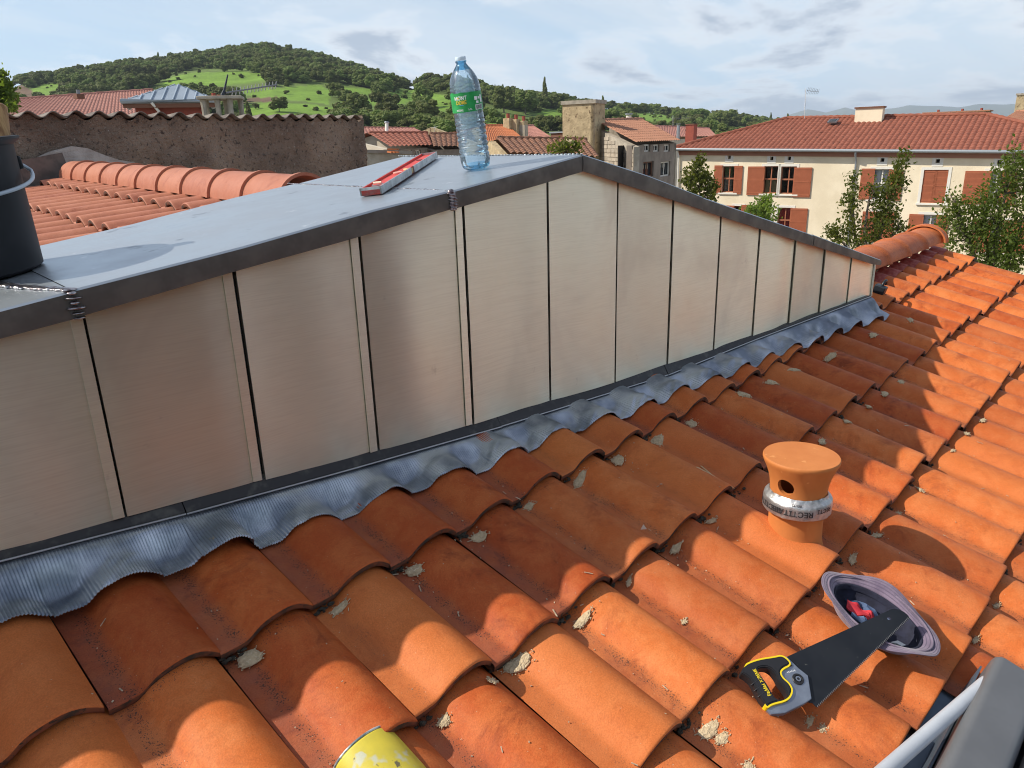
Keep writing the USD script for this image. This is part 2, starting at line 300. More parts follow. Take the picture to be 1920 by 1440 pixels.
def tile_parts(k, j, v_lo=None, jit=1.0, u_hi=1.0):
    """One tile: column k spans k-1..k, row j ends at v = j*TL. Returns body (v, f, uv) and lip (v, f)."""
    U = US * u_hi; v0 = -0.05 if v_lo is None else v_lo
    rows = np.array([v0, 0.02 if v0 < 0 else v0 + .02, TL * .35, TL * .65, TL - .012, TL - .0045, TL - .0012, TL])
    rows = np.maximum.accumulate(np.maximum(rows, v0)); dz = np.array([0, 0, 0, 0, 0, -.0004, -.002, -.0046])
    h = HP(U)[None] - DROP * (1 - rows / TL)[:, None] + dz[:, None]
    seed = k * 131 + j * 17
    r = np.random.default_rng(9000 + seed)
    wob = 0.0011 * (meshkit.noise(np.stack([np.repeat((U * 5)[None], len(rows), 0), np.repeat((rows * 18)[:, None], len(U), 1), np.full((len(rows), len(U)), seed * 3.3)], -1)) - .5) * jit
    x = np.repeat(((U - 1) * TW)[None], len(rows), 0); y = np.repeat((rows - TL)[:, None], len(U), 1)
    Lc = np.stack([x, y, h + wob], -1)
    tilt, yaw, rl = r.normal(0, .006) * jit, r.normal(0, .006) * jit, r.normal(0, .008) * jit
    off = np.array([r.normal(0, .0012), r.normal(0, .0035), r.normal(0, .0012)]) * jit
    def world(q):
        q = q.copy(); x, y, z = q[..., 0] + .1, q[..., 1], q[..., 2]
        X = x - yaw * y; Y = y + yaw * x; Z = z + tilt * y + rl * x
        q = np.stack([X - .1, Y, Z], -1) + off
        return P0 + (k * TW + q[..., :1]) * UA + (j * TL + q[..., 1:2]) * UB + q[..., 2:3] * UN
    nr, nc = len(rows), len(U)
    top = world(Lc).reshape(-1, 3); uv = np.stack([np.repeat(US[None], nr, 0), np.repeat((rows / TL)[:, None], nc, 1)], -1).reshape(-1, 2)
    f = grid_faces(nr, nc, flip=True)
    # right edge skirt
    sk = np.stack([Lc[:, -1], Lc[:, -1] + [0, 0, -.012]], 1); skv = world(sk).reshape(-1, 3)
    skf = grid_faces(nr, 2, flip=True)
    b = (np.vstack([top, skv]), np.vstack([f, skf + len(top)]), np.vstack([uv, np.tile([1.0, 0.5], (len(skv), 1))]))
    # lip: front edge, rounded under, and a short underside
    e = Lc[-1]
    lip = np.stack([e, e + [0, .0006, -.0045], e + [0, 0, -.0140], e + [0, -.004, -.0170], e + [0, -.06, -.0150]], 0)
    lv = world(lip).reshape(-1, 3); lf = grid_faces(5, nc, flip=True)
    return b, (lv, lf)
def seen(p, m=140):
    p = np.atleast_2d(p); c = (p - CAM) @ R
    ok = c[:, 2] > .15
    u = 960 + FPX * c[:, 0] / np.maximum(c[:, 2], .15); v = 720 + FPX * c[:, 1] / np.maximum(c[:, 2], .15)
    return bool(np.any(ok & (u > -m) & (u < 1920 + m) & (v > -m) & (v < 1440 + m)))

# ---- wall line (the metal clad gable wall): y = WY + WS x, front of the cladding
WS = -0.08244219
wdir = unit([1, WS, 0]); wnrm = unit([-WS, 1, 0])
WP = CAM + np.array([0, 1.64717431, 0]) + wnrm * 0.012
def wall_y(x): return WP[1] + WS * (x - WP[0])
RIDGE_V = roof_iv(hit(1716, 489, P0 + UN * .03, UN))[1]          # foot of the ridge caps
V_RIDGE_AXIS = RIDGE_V - 0.13
roof = thing('tiled_roof', 'orange interlocking clay tile roof in the foreground, half shaded by the metal clad wall', 'roof')
NTILE = 0
WINDOW_GAP = []
def in_skylight(k, j):                       # tiles left out where the roof window sits
    return k <= 7 and j >= 4
fresh = {(8, 2), (11, 0), (9, 1), (7, 0), (8, 0), (13, 1), (4, 2), (20, 0)}
bodies = []
for j in range(0, 7):
    for k in range(-4, 29):
        c = roof_pt(k - .5, (j - .5) * TL)
        if c[1] - 0.20 > wall_y(c[0]) + .05 and c[0] < 4.15 + 0.0 and j == 0: continue
        if not seen(roof_pt(np.array([k - 1, k, k - .5, k, k - 1]), np.array([j, j, j - .5, j - 1, j - 1]) * TL), 160): continue
        if in_skylight(k, j): continue
        v_lo = None
        if j == 0 and k <= 19:               # cut where it runs under the wall
            xx = roof_pt(k - .5, 0)[0]
            vw = roof_iv(np.array([xx, wall_y(xx) + .03, c[2]]))[1] + TL
            v_lo = max(-.05, min(vw, TL - .06))
        elif j == 0:
            v_lo = max(0, (RIDGE_V - 0.06) + TL)
        (bv, bf, uv), lip = tile_parts(k, j, v_lo, 1.5)
        nz = meshkit.noise(np.array([[k * .31, j * .7, 3.3]]))[0]; rr = np.random.default_rng(k * 71 + j * 7 + 905).random()
        old = (k <= 9 and j <= 0) or (j == 1 and rr < .45) or rr < .18
        name = 'tile_new' if (k, j) in fresh or rr > .90 else ('tile_old' if old else 'tile_mid')
        t = part(roof, 'tile', (bv, bf), M[name], smooth=True, uv=uv)
        bodies.append(lip); NTILE += 1
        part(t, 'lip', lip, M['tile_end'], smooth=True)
# row -1 is hidden by the ridge; boards under the tiles
dk = [roof_pt(i, v, -.07, False) for i, v in ((-16, V_RIDGE_AXIS + .03), (28, V_RIDGE_AXIS + .03), (28, 3.5), (-16, 3.5))]
dk2 = [p - UN * .05 for p in dk]
part(roof, 'roof_deck', (np.array(dk + dk2), np.array([[0, 3, 2, 1], [4, 5, 6, 7], [0, 1, 5, 4], [1, 2, 6, 5], [2, 3, 7, 6], [3, 0, 4, 7]])), M['underlay'])
# the rest of the tile field, behind and below the picture
fv = []
for (ka, kb, ja, jb) in ((-16, -4, -1, 10), (-4, 28, 7, 10)):
    ii = np.arange(ka, kb + .01, 1 / 8); jj = np.arange(ja * TL, jb * TL, TL / 3)
    if ka == -16: jj = np.arange(-0.0, jb * TL, TL / 3)
    I, J = np.meshgrid(ii, jj)
    fv.append((roof_pt(I.ravel(), J.ravel()).reshape(-1, 3), grid_faces(len(jj), len(ii), flip=True)))
part(roof, 'tile_field', cat(fv), M['tile_mid'], smooth=True, kind='stuff')
# ridge caps
RA = P0 + UB * V_RIDGE_AXIS
def ridge_cap(p, d, L, r, up, side, seg=18, squash=.8, flare=.012):
    ts = np.linspace(0, 1, 7); rr = r + flare * np.array([0, .05, .1, .15, .25, .9, 1.0]); zz = [0, .25, .5, .75, .9, .93, 1.0]
    a = np.linspace(0, np.pi, seg)
    V = []
    for t, q in zip(zz, rr):
        V.append(p + d * (t * L) + np.cos(a)[:, None] * side * q + np.sin(a)[:, None] * up * q * squash)
    Vi = []
    for t, q in zip(zz, rr):
        q -= .012; Vi.append(p + d * (t * L) + np.cos(a)[:, None] * side * q + np.sin(a)[:, None] * up * q * squash)
    n = len(zz)
    o = np.concatenate(V); i = np.concatenate(Vi)
    e = np.vstack([V[-1], Vi[-1]]); e0 = np.vstack([V[0], Vi[0]])
    fl = np.dot(np.cross(side, up), d) > 0
    return cat([(o, grid_faces(n, seg, flip=fl)), (i, grid_faces(n, seg, flip=not fl)), (e, grid_faces(2, seg, flip=fl)), (e0, grid_faces(2, seg, flip=not fl))])
upz = np.array([0, 0, 1.0])
i_end = 27.4
capL = .37
n_cap = 5
for q in range(n_cap):
    i0 = i_end - (q + 1) * capL / TW
    p = P0 + UA * (i0 * TW) + UB * V_RIDGE_AXIS + UN * .035
    part(roof, 'ridge_cap', ridge_cap(p, UA, capL + .035, .118 + .0005 * q, unit(UN + [0, .3, 0]), np.cross(UA, unit(UN + [0, .3, 0])), flare=.017), M['tile_mid'], smooth=40)
# big end collar of the ridge
p = P0 + UA * ((i_end - .05) * TW) + UB * V_RIDGE_AXIS + UN * .035
part(roof, 'ridge_end_cap', ridge_cap(p, UA, .06, .150, unit(UN + [0, .3, 0]), np.cross(UA, unit(UN + [0, .3, 0])), flare=.004), M['tile_mid'], smooth=40)
# red comb filler between barrels and ridge
M['red_filler'] = surf('red_filler', (0.30, 0.045, 0.035), .6, var=(.42, .12, .09), scale=40)
for k in range(19, 29):
    ii = np.linspace(k - 1, k, 14); a = roof_pt(ii, np.full(14, RIDGE_V - .07), .004); b = roof_pt(ii, np.full(14, RIDGE_V + .02 + .012 * (k % 3)), .004)
    part(roof, 'ridge_filler', (np.vstack([a, b, a - UN * .01, b - UN * .01]), np.vstack([grid_faces(2, 14, True), grid_faces(2, 14) + 28])), M['red_filler'], smooth=True)
# far slope of the roof and the building under it
far = [RA + UA * (-16 * TW) + UN * .0, RA + UA * (27.6 * TW), RA + UA * (27.6 * TW) + np.array([0, 4.5, -1.37]), RA + UA * (-16 * TW) + np.array([0, 4.5, -1.37])]
x0, x1 = roof_pt(-15.5, 0)[0], roof_pt(27.2, 0)[0]
part(roof, 'far_slope', cat([obox(RA + UA * (22.5 * TW) - UN * .06, UA * (5 * TW), np.array([0, 4.5, -1.37]), UN * .05)]), M['tile_mid'])
M['render_wall'] = surf('render_wall', (.42, .36, .27), .9, var=(.34, .29, .22), scale=3)
yb, ye = roof_pt(0, 3.3)[1], RA[1] + 4.2
part(roof, 'house_wall', cat([obox([x0, yb, 0], [x1 - x0, 0, 0], [0, .3, 0], [0, 0, roof_pt(0, 3.3)[2] - .25]),
                              obox([x1 - .3, yb + .3, 0], [.3, 0, 0], [0, ye - yb - .3, 0], [0, 0, roof_pt(0, 3.3)[2] - .35])]), M['render_wall'])

# ------------------------------------------------------------------ the metal clad gable wall
M['panel'] = mat('panel', {
    'p': ('principled_bsdf', {'metallic': 0.95, 'roughness': 0.40, 'anisotropic': 0.88, 'tangent': (0.0, 0.0, 1.0)}), 'tg': ('combine_xyz', {'x': 0.0, 'y': 0.0, 'z': 1.0}), 'g': ('geometry', {}), 'oi': ('object_info', {}),
    'm': ('mapping', {'scale': (4.0, 4.0, 160.0)}), 'n': ('noise_texture', {'scale': 2.2, 'detail': 5.0, 'roughness': 0.65}),
    'n2': ('noise_texture', {'scale': 2.6, 'detail': 4.0, 'roughness': 0.6, 'distortion': 0.5}),
    'n3': ('noise_texture', {'scale': 9.0, 'detail': 4.0, 'roughness': 0.7}),
    'c1': ('mix_color', {'a': (0.90, 0.86, 0.71), 'b': (0.82, 0.775, 0.63)}),
    'r1': ('map_range', {'range_type': 'smoothstep', 'from_min': 0.35, 'from_max': 0.7, 'clamp': True}),
    'c2': ('mix_color', {'b': (0.72, 0.655, 0.53)}), 'r2': ('map_range', {'range_type': 'smoothstep', 'from_min': 0.46, 'from_max': 0.72, 'to_max': .8, 'clamp': True}),
    'c3': ('mix_color', {'b': (0.33, 0.27, 0.215)}), 'r3': ('map_range', {'range_type': 'smoothstep', 'from_min': 0.66, 'from_max': 0.78, 'to_max': .6, 'clamp': True}),
    'om': ('map_range', {'to_min': .86, 'to_max': 1.12}), 'oh': ('hsv', {}),
    'rr': ('map_range', {'from_min': .25, 'from_max': .75, 'to_min': .33, 'to_max': .43, 'clamp': True}),
    'b': ('bump', {'strength': 0.07, 'distance': 0.001}), 'b2': ('bump', {'strength': 0.12, 'distance': 0.012}), 'nb': ('noise_texture', {'scale': 3.0, 'detail': 1.0})},
    [('tg.vector', 'p.tangent'), ('g.position', 'm.vector'), ('m.vector', 'n.vector'), ('g.position', 'n2.vector'), ('g.position', 'n3.vector'), ('n.fac', 'r1.value'), ('r1.result', 'c1.fac'),
     ('c1.result', 'c2.a'), ('n2.fac', 'r2.value'), ('r2.result', 'c2.fac'), ('c2.result', 'c3.a'), ('n3.fac', 'r3.value'), ('r3.result', 'c3.fac'), ('oi.random', 'om.value'), ('om.result', 'oh.value'), ('c3.result', 'oh.color'), ('oh.color', 'p.base_color'),
     ('n2.fac', 'rr.value'), ('rr.result', 'p.roughness'), ('g.position', 'nb.vector'), ('nb.fac', 'b2.height'), ('n.fac', 'b.height'), ('b2.normal', 'b.normal'), ('b.normal', 'p.normal')])
def whit(u, v, off=0.0):                     # point of the wall plane seen at (u, v); off = metres in front of the cladding
    return hit(u, v, WP - wnrm * off, wnrm)
def wsz(p): d = p - WP; return d @ wdir, p[2]
def wpt(s, z, off=0.0): q = WP + wdir * s - wnrm * off; return np.array([q[0], q[1], z])
wall = thing('gable_wall', 'metal clad gable wall with peaked zinc coping rising across the tiled roof', 'wall')
ftop = [(0, 580), (124, 548), (441, 468), (700, 395), (844, 359), (1092, 290), (1220, 331.6), (1318, 370), (1526, 441), (1652, 488)]
fbot = [(0, 632), (140, 597), (437, 510), (669, 446), (861, 388), (1023, 342.5), (1090, 321), (1220, 362.6), (1348, 404.5), (1541, 466.5), (1646, 499)]
FO = .024                                    # the coping's drip face stands this far in front of the cladding
T = np.array([wsz(whit(u, v, FO)) for u, v in ftop]); Bm = np.array([wsz(whit(u, v, FO)) for u, v in fbot])
def ext(a):                                  # carry the lines on to the left of the frame
    k = (a[1] - a[0]) / (a[1, 0] - a[0, 0]); return np.vstack([a[0] + k * (-1.6), a])
sl = (T[5, 1] - T[0, 1]) / (T[5, 0] - T[0, 0])
T = np.vstack([[T[0, 0] - 1.7, T[0, 1] - sl * 1.7], T]); Bm = np.vstack([[Bm[0, 0] - 1.7, Bm[0, 1] - sl * 1.7], Bm])
S_APEX, Z_APEX, S_END = T[6, 0], T[6, 1], T[-1, 0]
topz = lambda s: np.interp(s, T[:, 0], T[:, 1]); botz = lambda s: np.interp(s, Bm[:, 0], Bm[:, 1])
backpx = [(75, 460), (455, 368), (640, 320), (770, 290)]
dl = unit(wpt(S_APEX, Z_APEX, FO) - wpt(T[1, 0], T[1, 1], FO)); nl = unit(np.cross(dl, wnrm)); nl = nl if nl[2] > 0 else -nl
pL = wpt(T[1, 0], T[1, 1], FO)
BK = [hit(u, v, pL, nl) for u, v in backpx]
wid = np.array([[(b - WP) @ wdir, (b - WP) @ wnrm + FO] for b in BK])
width = lambda s: np.interp(s, [wid[0, 0] - 3, wid[0, 0], wid[-1, 0], wid[-1, 0] + 3], [wid[0, 1] - .10, wid[0, 1], wid[-1, 1], wid[-1, 1] + .1])
# coping sheets: left, middle, right, each a bent sheet of top face and drip face
joints = [T[0, 0], wsz(whit(133, 546, FO))[0], wsz(whit(845, 359, FO))[0], S_APEX, wsz(whit(1318, 370, FO))[0], wsz(whit(1526, 441, FO))[0], S_END]
def coping(sa, sb, lift):
    ss = np.unique(np.concatenate([np.linspace(sa, sb, 9)])); V = []
    for s in ss:
        z = topz(s) + lift; zb = botz(s) + lift; w = width(s); sk = (s - S_APEX) * 0.0
        f0 = wpt(s, zb, FO - .004 + .0); f1 = wpt(s, z - .004, FO); f2 = wpt(s, z, FO - .004); f3 = wpt(s, z + .0015, FO - .03)
        V.append([f0 + [0, 0, .006] + wnrm * .012, f0, f1, f2, f3, wpt(s, z, -w * .5), wpt(s, z, -w + .004 + FO), wpt(s, z - .004, -w + FO), wpt(s, z - .07, -w + FO)])
    V = np.array(V); n, m = V.shape[:2]; V = V.reshape(-1, 3)
    inner = V - np.array([0, 0, .0]) 
    f = grid_faces(n, m, flip=True)
    c = (0.5 * (V[0] + V[-1]))
    return V, f
for q in range(6):
    t = part(wall, 'coping_sheet', coping(joints[q], joints[q + 1], .0018 * (q % 2)), M['zinc'], smooth=25)
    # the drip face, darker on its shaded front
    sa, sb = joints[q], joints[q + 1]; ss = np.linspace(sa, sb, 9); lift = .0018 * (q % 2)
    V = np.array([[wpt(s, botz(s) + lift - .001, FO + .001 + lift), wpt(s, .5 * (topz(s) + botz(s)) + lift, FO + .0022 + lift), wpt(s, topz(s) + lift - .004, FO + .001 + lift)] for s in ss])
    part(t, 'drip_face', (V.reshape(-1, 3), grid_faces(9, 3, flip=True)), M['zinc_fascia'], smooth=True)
# core behind everything
outline = [(T[0, 0], topz(T[0, 0]) - .006)] + [(s, topz(s) - .006) for s in T[1:-1, 0]] + [(S_END - .006, topz(S_END) - .006)]
zlow = ZC - 1.6
poly = Polygon([(s, z) for s, z in outline] + [(S_END - .006, zlow - 1.5), (T[0, 0], zlow - 1.5)])
cv, cf = extrude(poly, .70)
part(wall, 'wall_core', place((cv, cf), np.array([WP[0], WP[1], 0]) + wnrm * .012, wdir, upz, -wnrm) if False else (np.array([WP[0], WP[1], 0]) + cv[:, :1] * wdir + cv[:, 1:2] * upz + (cv[:, 2:3] + .014) * wnrm, cf[:, ::-1]), M['gap_black'])
# cladding panels
gaps = [((159, 590), (232, 970)), ((437, 510), (495, 900)), ((672, 447), (711, 843)), ((863, 392), (888, 793)), ((1025, 343), (1035, 752)), ((1157, 345), (1152, 715)),
        ((1262, 378), (1252, 683)), ((1349.4, 406), (1338, 652)), ((1421.6, 430), (1413, 628)), ((1489, 452), (1480, 607)), ((1543.7, 472), (1537.5, 585)), ((1595.5, 486.5), (1587.5, 567)), ((1638, 501), (1633, 550))]
gs = [np.mean([wsz(whit(*g[0]))[0], wsz(whit(*g[1]))[0]]) for g in gaps]
pb = np.array([wsz(whit(u, v)) for u, v in [(0, 1035), (217, 973), (480, 903), (640, 865), (886, 795), (1034, 752), (1150, 717), (1250, 683), (1415, 630), (1640, 553)]])
pbz = lambda s: np.interp(s, np.r_[pb[0, 0] - 1.7, pb[:, 0]], np.r_[pb[0, 1] + .03, pb[:, 1]])
edges = [T[0, 0]] + gs + [S_END - .012]
for q in range(len(edges) - 1):
    gw0, gw1 = (.0028 if q <= 1 else .0045), (.0028 if q < 1 else .0045)
    a, b = edges[q] + (gw0 if q else 0), edges[q + 1] - gw1
    if b - a < .012: a, b = edges[q] + .002, edges[q + 1]
    prs = np.random.default_rng(50 + q)
    tw = prs.normal(0, .007)                # every sheet hangs a touch differently
    ss = np.linspace(a, b, 16); tt = np.linspace(0, 1, 10); V = []
    for s in ss:
        z0, z1 = pbz(s), topz(s) - .02
        for t in tt:
            w = (s - a) / (b - a); bow = min(1.0, (1 - w) / .25) * (.0050 * math.sin(math.pi * w) * (1 if q % 2 else -.7) + .0022 * math.sin(2 * math.pi * w + q * 1.9)) * (.45 + .55 * math.sin(math.pi * t))
            V.append(wpt(s, z0 + (z1 - z0) * t, bow + tw * (w - .5) + .001))
    V = np.array(V); fr = V.reshape(16, 10, 3); bkv = V + wnrm * .012
    f = grid_faces(16, 10, flip=True)
    rim = np.concatenate([fr[:, 0], fr[-1, 1:], fr[-2::-1, -1], fr[0, -2:0:-1]]); rb = rim + wnrm * .012; n = len(rim)
    rf = np.array([[i, (i + 1) % n, n + (i + 1) % n, n + i] for i in range(n)])
    t = part(wall, 'cladding_panel', cat([(V, f), (np.vstack([rim, rb]), rf[:, ::-1])]), M['panel'], smooth=35)
    if q < 4:                                # raised flange fold on the near panels
        fw = .022; s0 = b - fw
        vv = []
        for s, o in ((s0, .0035), (s0, .0055), (b, .0055), (b, .002)):
            vv += [wpt(s, pbz(s) + .002, o + tw * ((s - a) / (b - a) - .5)), wpt(s, topz(s) - .02, o + tw * ((s - a) / (b - a) - .5))]
        part(t, 'flange', (np.array(vv), grid_faces(4, 2, flip=False)[:, ::-1]), M['panel'])
# corner strip at the far end (side face)
zb_, zt_ = pbz(S_END), topz(S_END) - .01
part(wall, 'end_face', obox(wpt(S_END - .012, zb_, .001), wdir * .012, wnrm * .7, [0, 0, zt_ - zb_]), M['panel'])
# dark foot trim with a bright bead, in lengths
beadpx = [(0, 1053), (50, 1040), (345, 965), (640, 885), (940, 800), (1253, 703), (1413, 638), (1640, 553)]
bz = np.array([wsz(whit(u, v, .018)) for u, v in beadpx[:-1]] + [wsz(whit(1632, 556, .018))])
beadz = lambda s: np.interp(s, np.r_[bz[0, 0] - 1.7, bz[:, 0]], np.r_[bz[0, 1] + .04, bz[:, 1]])
fj = [T[0, 0], wsz(whit(350, 962, .018))[0], wsz(whit(940, 800, .018))[0], wsz(whit(1253, 703, .018))[0], wsz(whit(1632, 556, .018))[0]]
for q in range(4):
    ss = np.linspace(fj[q], fj[q + 1] - .002, 12); o = .002 * (q % 2)
    V = np.array([[wpt(s, pbz(s) + .012, .0 - .010), wpt(s, beadz(s) + .006, .016 + o), wpt(s, beadz(s), .018 + o), wpt(s, beadz(s) - .03, .010)] for s in ss])
    t = part(wall, 'foot_trim', (V.reshape(-1, 3), grid_faces(12, 4)), M['black_trim'], smooth=20)
    part(t, 'bead', tube([wpt(s, beadz(s) + .001, .019 + o) for s in ss], .0022, 6), M['bead'], smooth=True)
# solder seams over the coping
def solder(line, r=.007, n=40, seed=1, w=.018):
    line = np.asarray(line); L = np.r_[0, np.cumsum(np.linalg.norm(np.diff(line, axis=0), axis=1))]; g = np.random.default_rng(seed); out = []
    for t in np.linspace(0, L[-1], n):
        p = np.array([np.interp(t, L, line[:, k]) for k in range(3)])
        s = trimesh.creation.icosphere(subdivisions=1, radius=1.0); sc = np.array([w * g.uniform(.6, 1.2), r * 1.4 * g.uniform(.6, 1.3), r * .5 * g.uniform(.6, 1.2)])
        v = s.vertices * sc; a = g.uniform(-.7, .7); v = v @ np.array([[math.cos(a), -math.sin(a), 0], [math.sin(a), math.cos(a), 0], [0, 0, 1]])
        out.append((v + p, s.faces))
    return cat(out)
def cap_pt(s, w, dz=.002): return wpt(s, topz(s) + dz, FO - w)
s1, s2 = joints[1], joints[2]
part(wall, 'solder_seam', solder([cap_pt(s1 - .10, .42), cap_pt(s1 - .06, .2), cap_pt(s1, .004), wpt(s1, topz(s1) - .01, FO + .003), wpt(s1 + .004, botz(s1), FO + .003)], .008, 50, 1, .016), M['solder'], smooth=True)
part(wall, 'solder_seam', solder([cap_pt(s2 + .0, .95), cap_pt(s2 + .0, .5), cap_pt(s2, .004)], .004, 60, 2, .008), M['solder'], smooth=True)
part(wall, 'solder_seam', solder([cap_pt(s2, .0), wpt(s2, topz(s2) - .005, FO + .003), wpt(s2 + .004, botz(s2), FO + .003)], .008, 14, 3, .014), M['solder'], smooth=True)
part(wall, 'solder_seam', solder([cap_pt(S_APEX, 1.0), cap_pt(S_APEX, .5), cap_pt(S_APEX, .004)], .004, 60, 4, .006), M['zinc'], smooth=True)

# ------------------------------------------------------------------ corrugated flashing dressed down over the tiles, four lengths
def flashing(sa, sb, wd, z_lift, seed):
    n = max(20, int((sb - sa) / .00125)); ss = np.linspace(sa, sb, n); nt = 20; V = np.zeros((n, nt, 3)); g = np.random.default_rng(seed)
    top = np.array([wpt(s, beadz(s) - .004, .016) for s in ss])
    iv = np.array([roof_iv(p) for p in top])
    h0 = np.array([(p - P0) @ UN for p in top])
    sw = .006 * np.sin(ss * 9 + seed) + .010 * (meshkit.noise(np.stack([ss * 6, ss * 0 + seed, ss * 0], -1)) - .5) * 2
    rib = .0017 * np.sin(ss / .0063 * 2 * np.pi)
    rib2 = .0011 * np.sin(ss / .0063 * 2 * np.pi + .3)
    for q, t in enumerate(np.linspace(0, 1, nt)):
        v = iv[:, 1] + t * (wd + sw)
        bl = np.clip((t - .12) / .55, 0, 1); bl = bl * bl * (3 - 2 * bl)
        drape = tile_h(iv[:, 0] + .0, v)
        # the sheet rounds the steps off: take the smoother channel
        fr = iv[:, 0] - np.floor(iv[:, 0]); sm = HP(fr) - .004 - DROP * (1 - np.clip((v / TL) - np.floor(iv[:, 1] / TL), 0, 1))
        lift = np.maximum(drape, sm * 1.0) + .0065 + z_lift + .008 * (meshkit.noise(np.stack([ss * 17, np.full(n, t * 2.2), np.full(n, seed * 1.0)], -1)) - .2) * bl + .005 * (meshkit.noise(np.stack([ss * 48 + t * 9, np.full(n, t * 5), np.full(n, seed * 2.0)], -1)) - .3) * bl
        h = h0 * (1 - bl) + lift * bl + (rib if t > .05 else 0)
        h = np.maximum(h, drape + .003 + rib * .5) if t > .25 else h
        h = np.maximum(h, drape + .0035 + np.maximum(rib, 0))
        V[:, q] = P0 + np.outer(iv[:, 0] * TW, UA) + np.outer(v, UB) + h[:, None] * UN
    e = V[:, -1] - UN * .0022; V = np.concatenate([V, e[:, None]], 1)
    return V.reshape(-1, 3), grid_faces(n, nt + 1, flip=False)[:, ::-1]
fl_lab = ['nearest length of ribbed lead flashing at the left edge below the metal wall', 'second length of ribbed lead flashing, between the two lap joints under the widest panels',
          'third length of bluish ribbed flashing dressed over tiles under the wall peak', 'far length of dented ribbed flashing running up to the end of the wall']
for q in range(4):
    wq = [.130, .125, .125, .125][q]
    a = fj[q] + (-.02 if q else .9); b = fj[q + 1] + .004
    mm_ = flashing(a, b, wq, .002 * (q % 2), q)
    solo('flashing_strip', mm_, M['lead_flashing'], fl_lab[q], 'flashing', 'lead flashing lengths at the foot of the wall', smooth=True)

# ------------------------------------------------------------------ neighbour's tiled roof behind the coping
NL, NR = at(160, 300, 5.24), at(580, 323, 2.877)
rd = unit(NR - NL); hd = np.cross(rd, upz); hd = unit(hd if hd[0] < 0 else -hd)
NTH = math.radians(9.3)
NUB = unit(hd * math.cos(NTH) - upz * math.sin(NTH)); NUN = unit(np.cross(rd, NUB)); NUN = NUN if NUN[2] > 0 else -NUN
nroof = thing('tiled_roof', 'pinkish tile roof of the neighbouring house behind the zinc coping, with a row of large ridge tiles', 'roof')
NB0 = NL - upz * .135
sv = (P0, UA, UB, UN)
P0, UA, UB, UN = NB0, rd, NUB, NUN
V1 = .25
P0 = NB0 + NUB * V1
back_end = NB0 + rd * 2.6
Lw = np.linalg.norm(NR - NL)
for j in range(0, 6):
    for k in range(-1, 18):
        c = P0 + rd * ((k - .5) * TW) + NUB * ((j - .5) * TL)
        dw = (c - WP) @ wnrm
        if dw < width(np.clip((c - WP) @ wdir, -1, 3)) - .30: continue
        if not seen(np.array([c, c + NUB * .3, c - NUB * .3]), 60): continue
        (bv, bf, uv), lip = tile_parts(k + 200, j, None) if False else tile_parts(k, j, max(-.05, .02) if j == 0 else None, jit=.8)
        t = part(nroof, 'tile', (bv, bf), M['tile_pink'], smooth=True, uv=uv)
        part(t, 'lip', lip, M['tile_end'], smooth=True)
P0, UA, UB, UN = sv
for q in range(0, 10):
    p = NL + rd * (q * .362 - .362) - upz * .125
    side = np.cross(rd, upz)
    Lc_ = min(.385, ((p - WP) @ wnrm - .87) / max(1e-6, -(rd @ wnrm)))
    if Lc_ < .05: continue
    part(nroof, 'ridge_cap', ridge_cap(p, rd, Lc_, .112, unit(np.cross(side, rd)), side, squash=1.0, flare=.012), M['tile_pink'], smooth=40, label='shaded ridge tile at the far left end of the row' if q == 0 else None)
    if Lc_ < .385:
        aa = np.linspace(0, np.pi, 16); ec = p + rd * (Lc_ - .004); rr_ = .112
        part(nroof, 'mortar_fill', (np.vstack([ec + np.cos(aa)[:, None] * side * rr_ + np.sin(aa)[:, None] * unit(np.cross(side, rd)) * rr_, ec]), np.array([[16, i, i + 1] for i in range(15)])), M['tile_pink'])
for k in range(0, 17):
    a = NB0 + rd * (k * TW) + NUB * .10 - NUN * .02
    part(nroof, 'ridge_filler', cbox(a + rd * .09 + NUN * .02, rd, NUB, NUN, .09, .06, .03), M['red_filler'])
part(nroof, 'roof_deck', cat([obox(NB0 - rd * .6 - NUN * .10, rd * 4.6, NUB * 3.4, NUN * .04)]), M['underlay'])
part(nroof, 'right_slope', cat([obox(NB0 - rd * .6 - NUN * .03, rd * 3.3, unit(-hd - upz * .16) * 3.0, NUN * .02)]), M['tile_pink'])
# zinc upstand where that roof meets the corrugated wall
CW_L, CW_R = at(34, 202, 5.5), at(681, 215, 8.3)
cwd = CW_R - CW_L; cwd[2] = 0; CWLEN = np.linalg.norm(cwd); cwd = unit(cwd); cwn = unit(np.cross(cwd, upz)); cwn = cwn if cwn @ (CAM - CW_L) > 0 else -cwn
CZ = .5 * (CW_L[2] + CW_R[2])
ui = [NL - rd * .42 - upz * .03, NL - rd * .42 + NUB * 1.9 - upz * .05]
part(nroof, 'edge_upstand', cat([obox(NL - rd * .50 - upz * .14, NUB * 2.6, rd * -.03, NUN * .19), obox(NL - rd * .50 - upz * .16, NUB * 2.6, rd * .14, NUN * .02)]), M['zinc_fascia'])

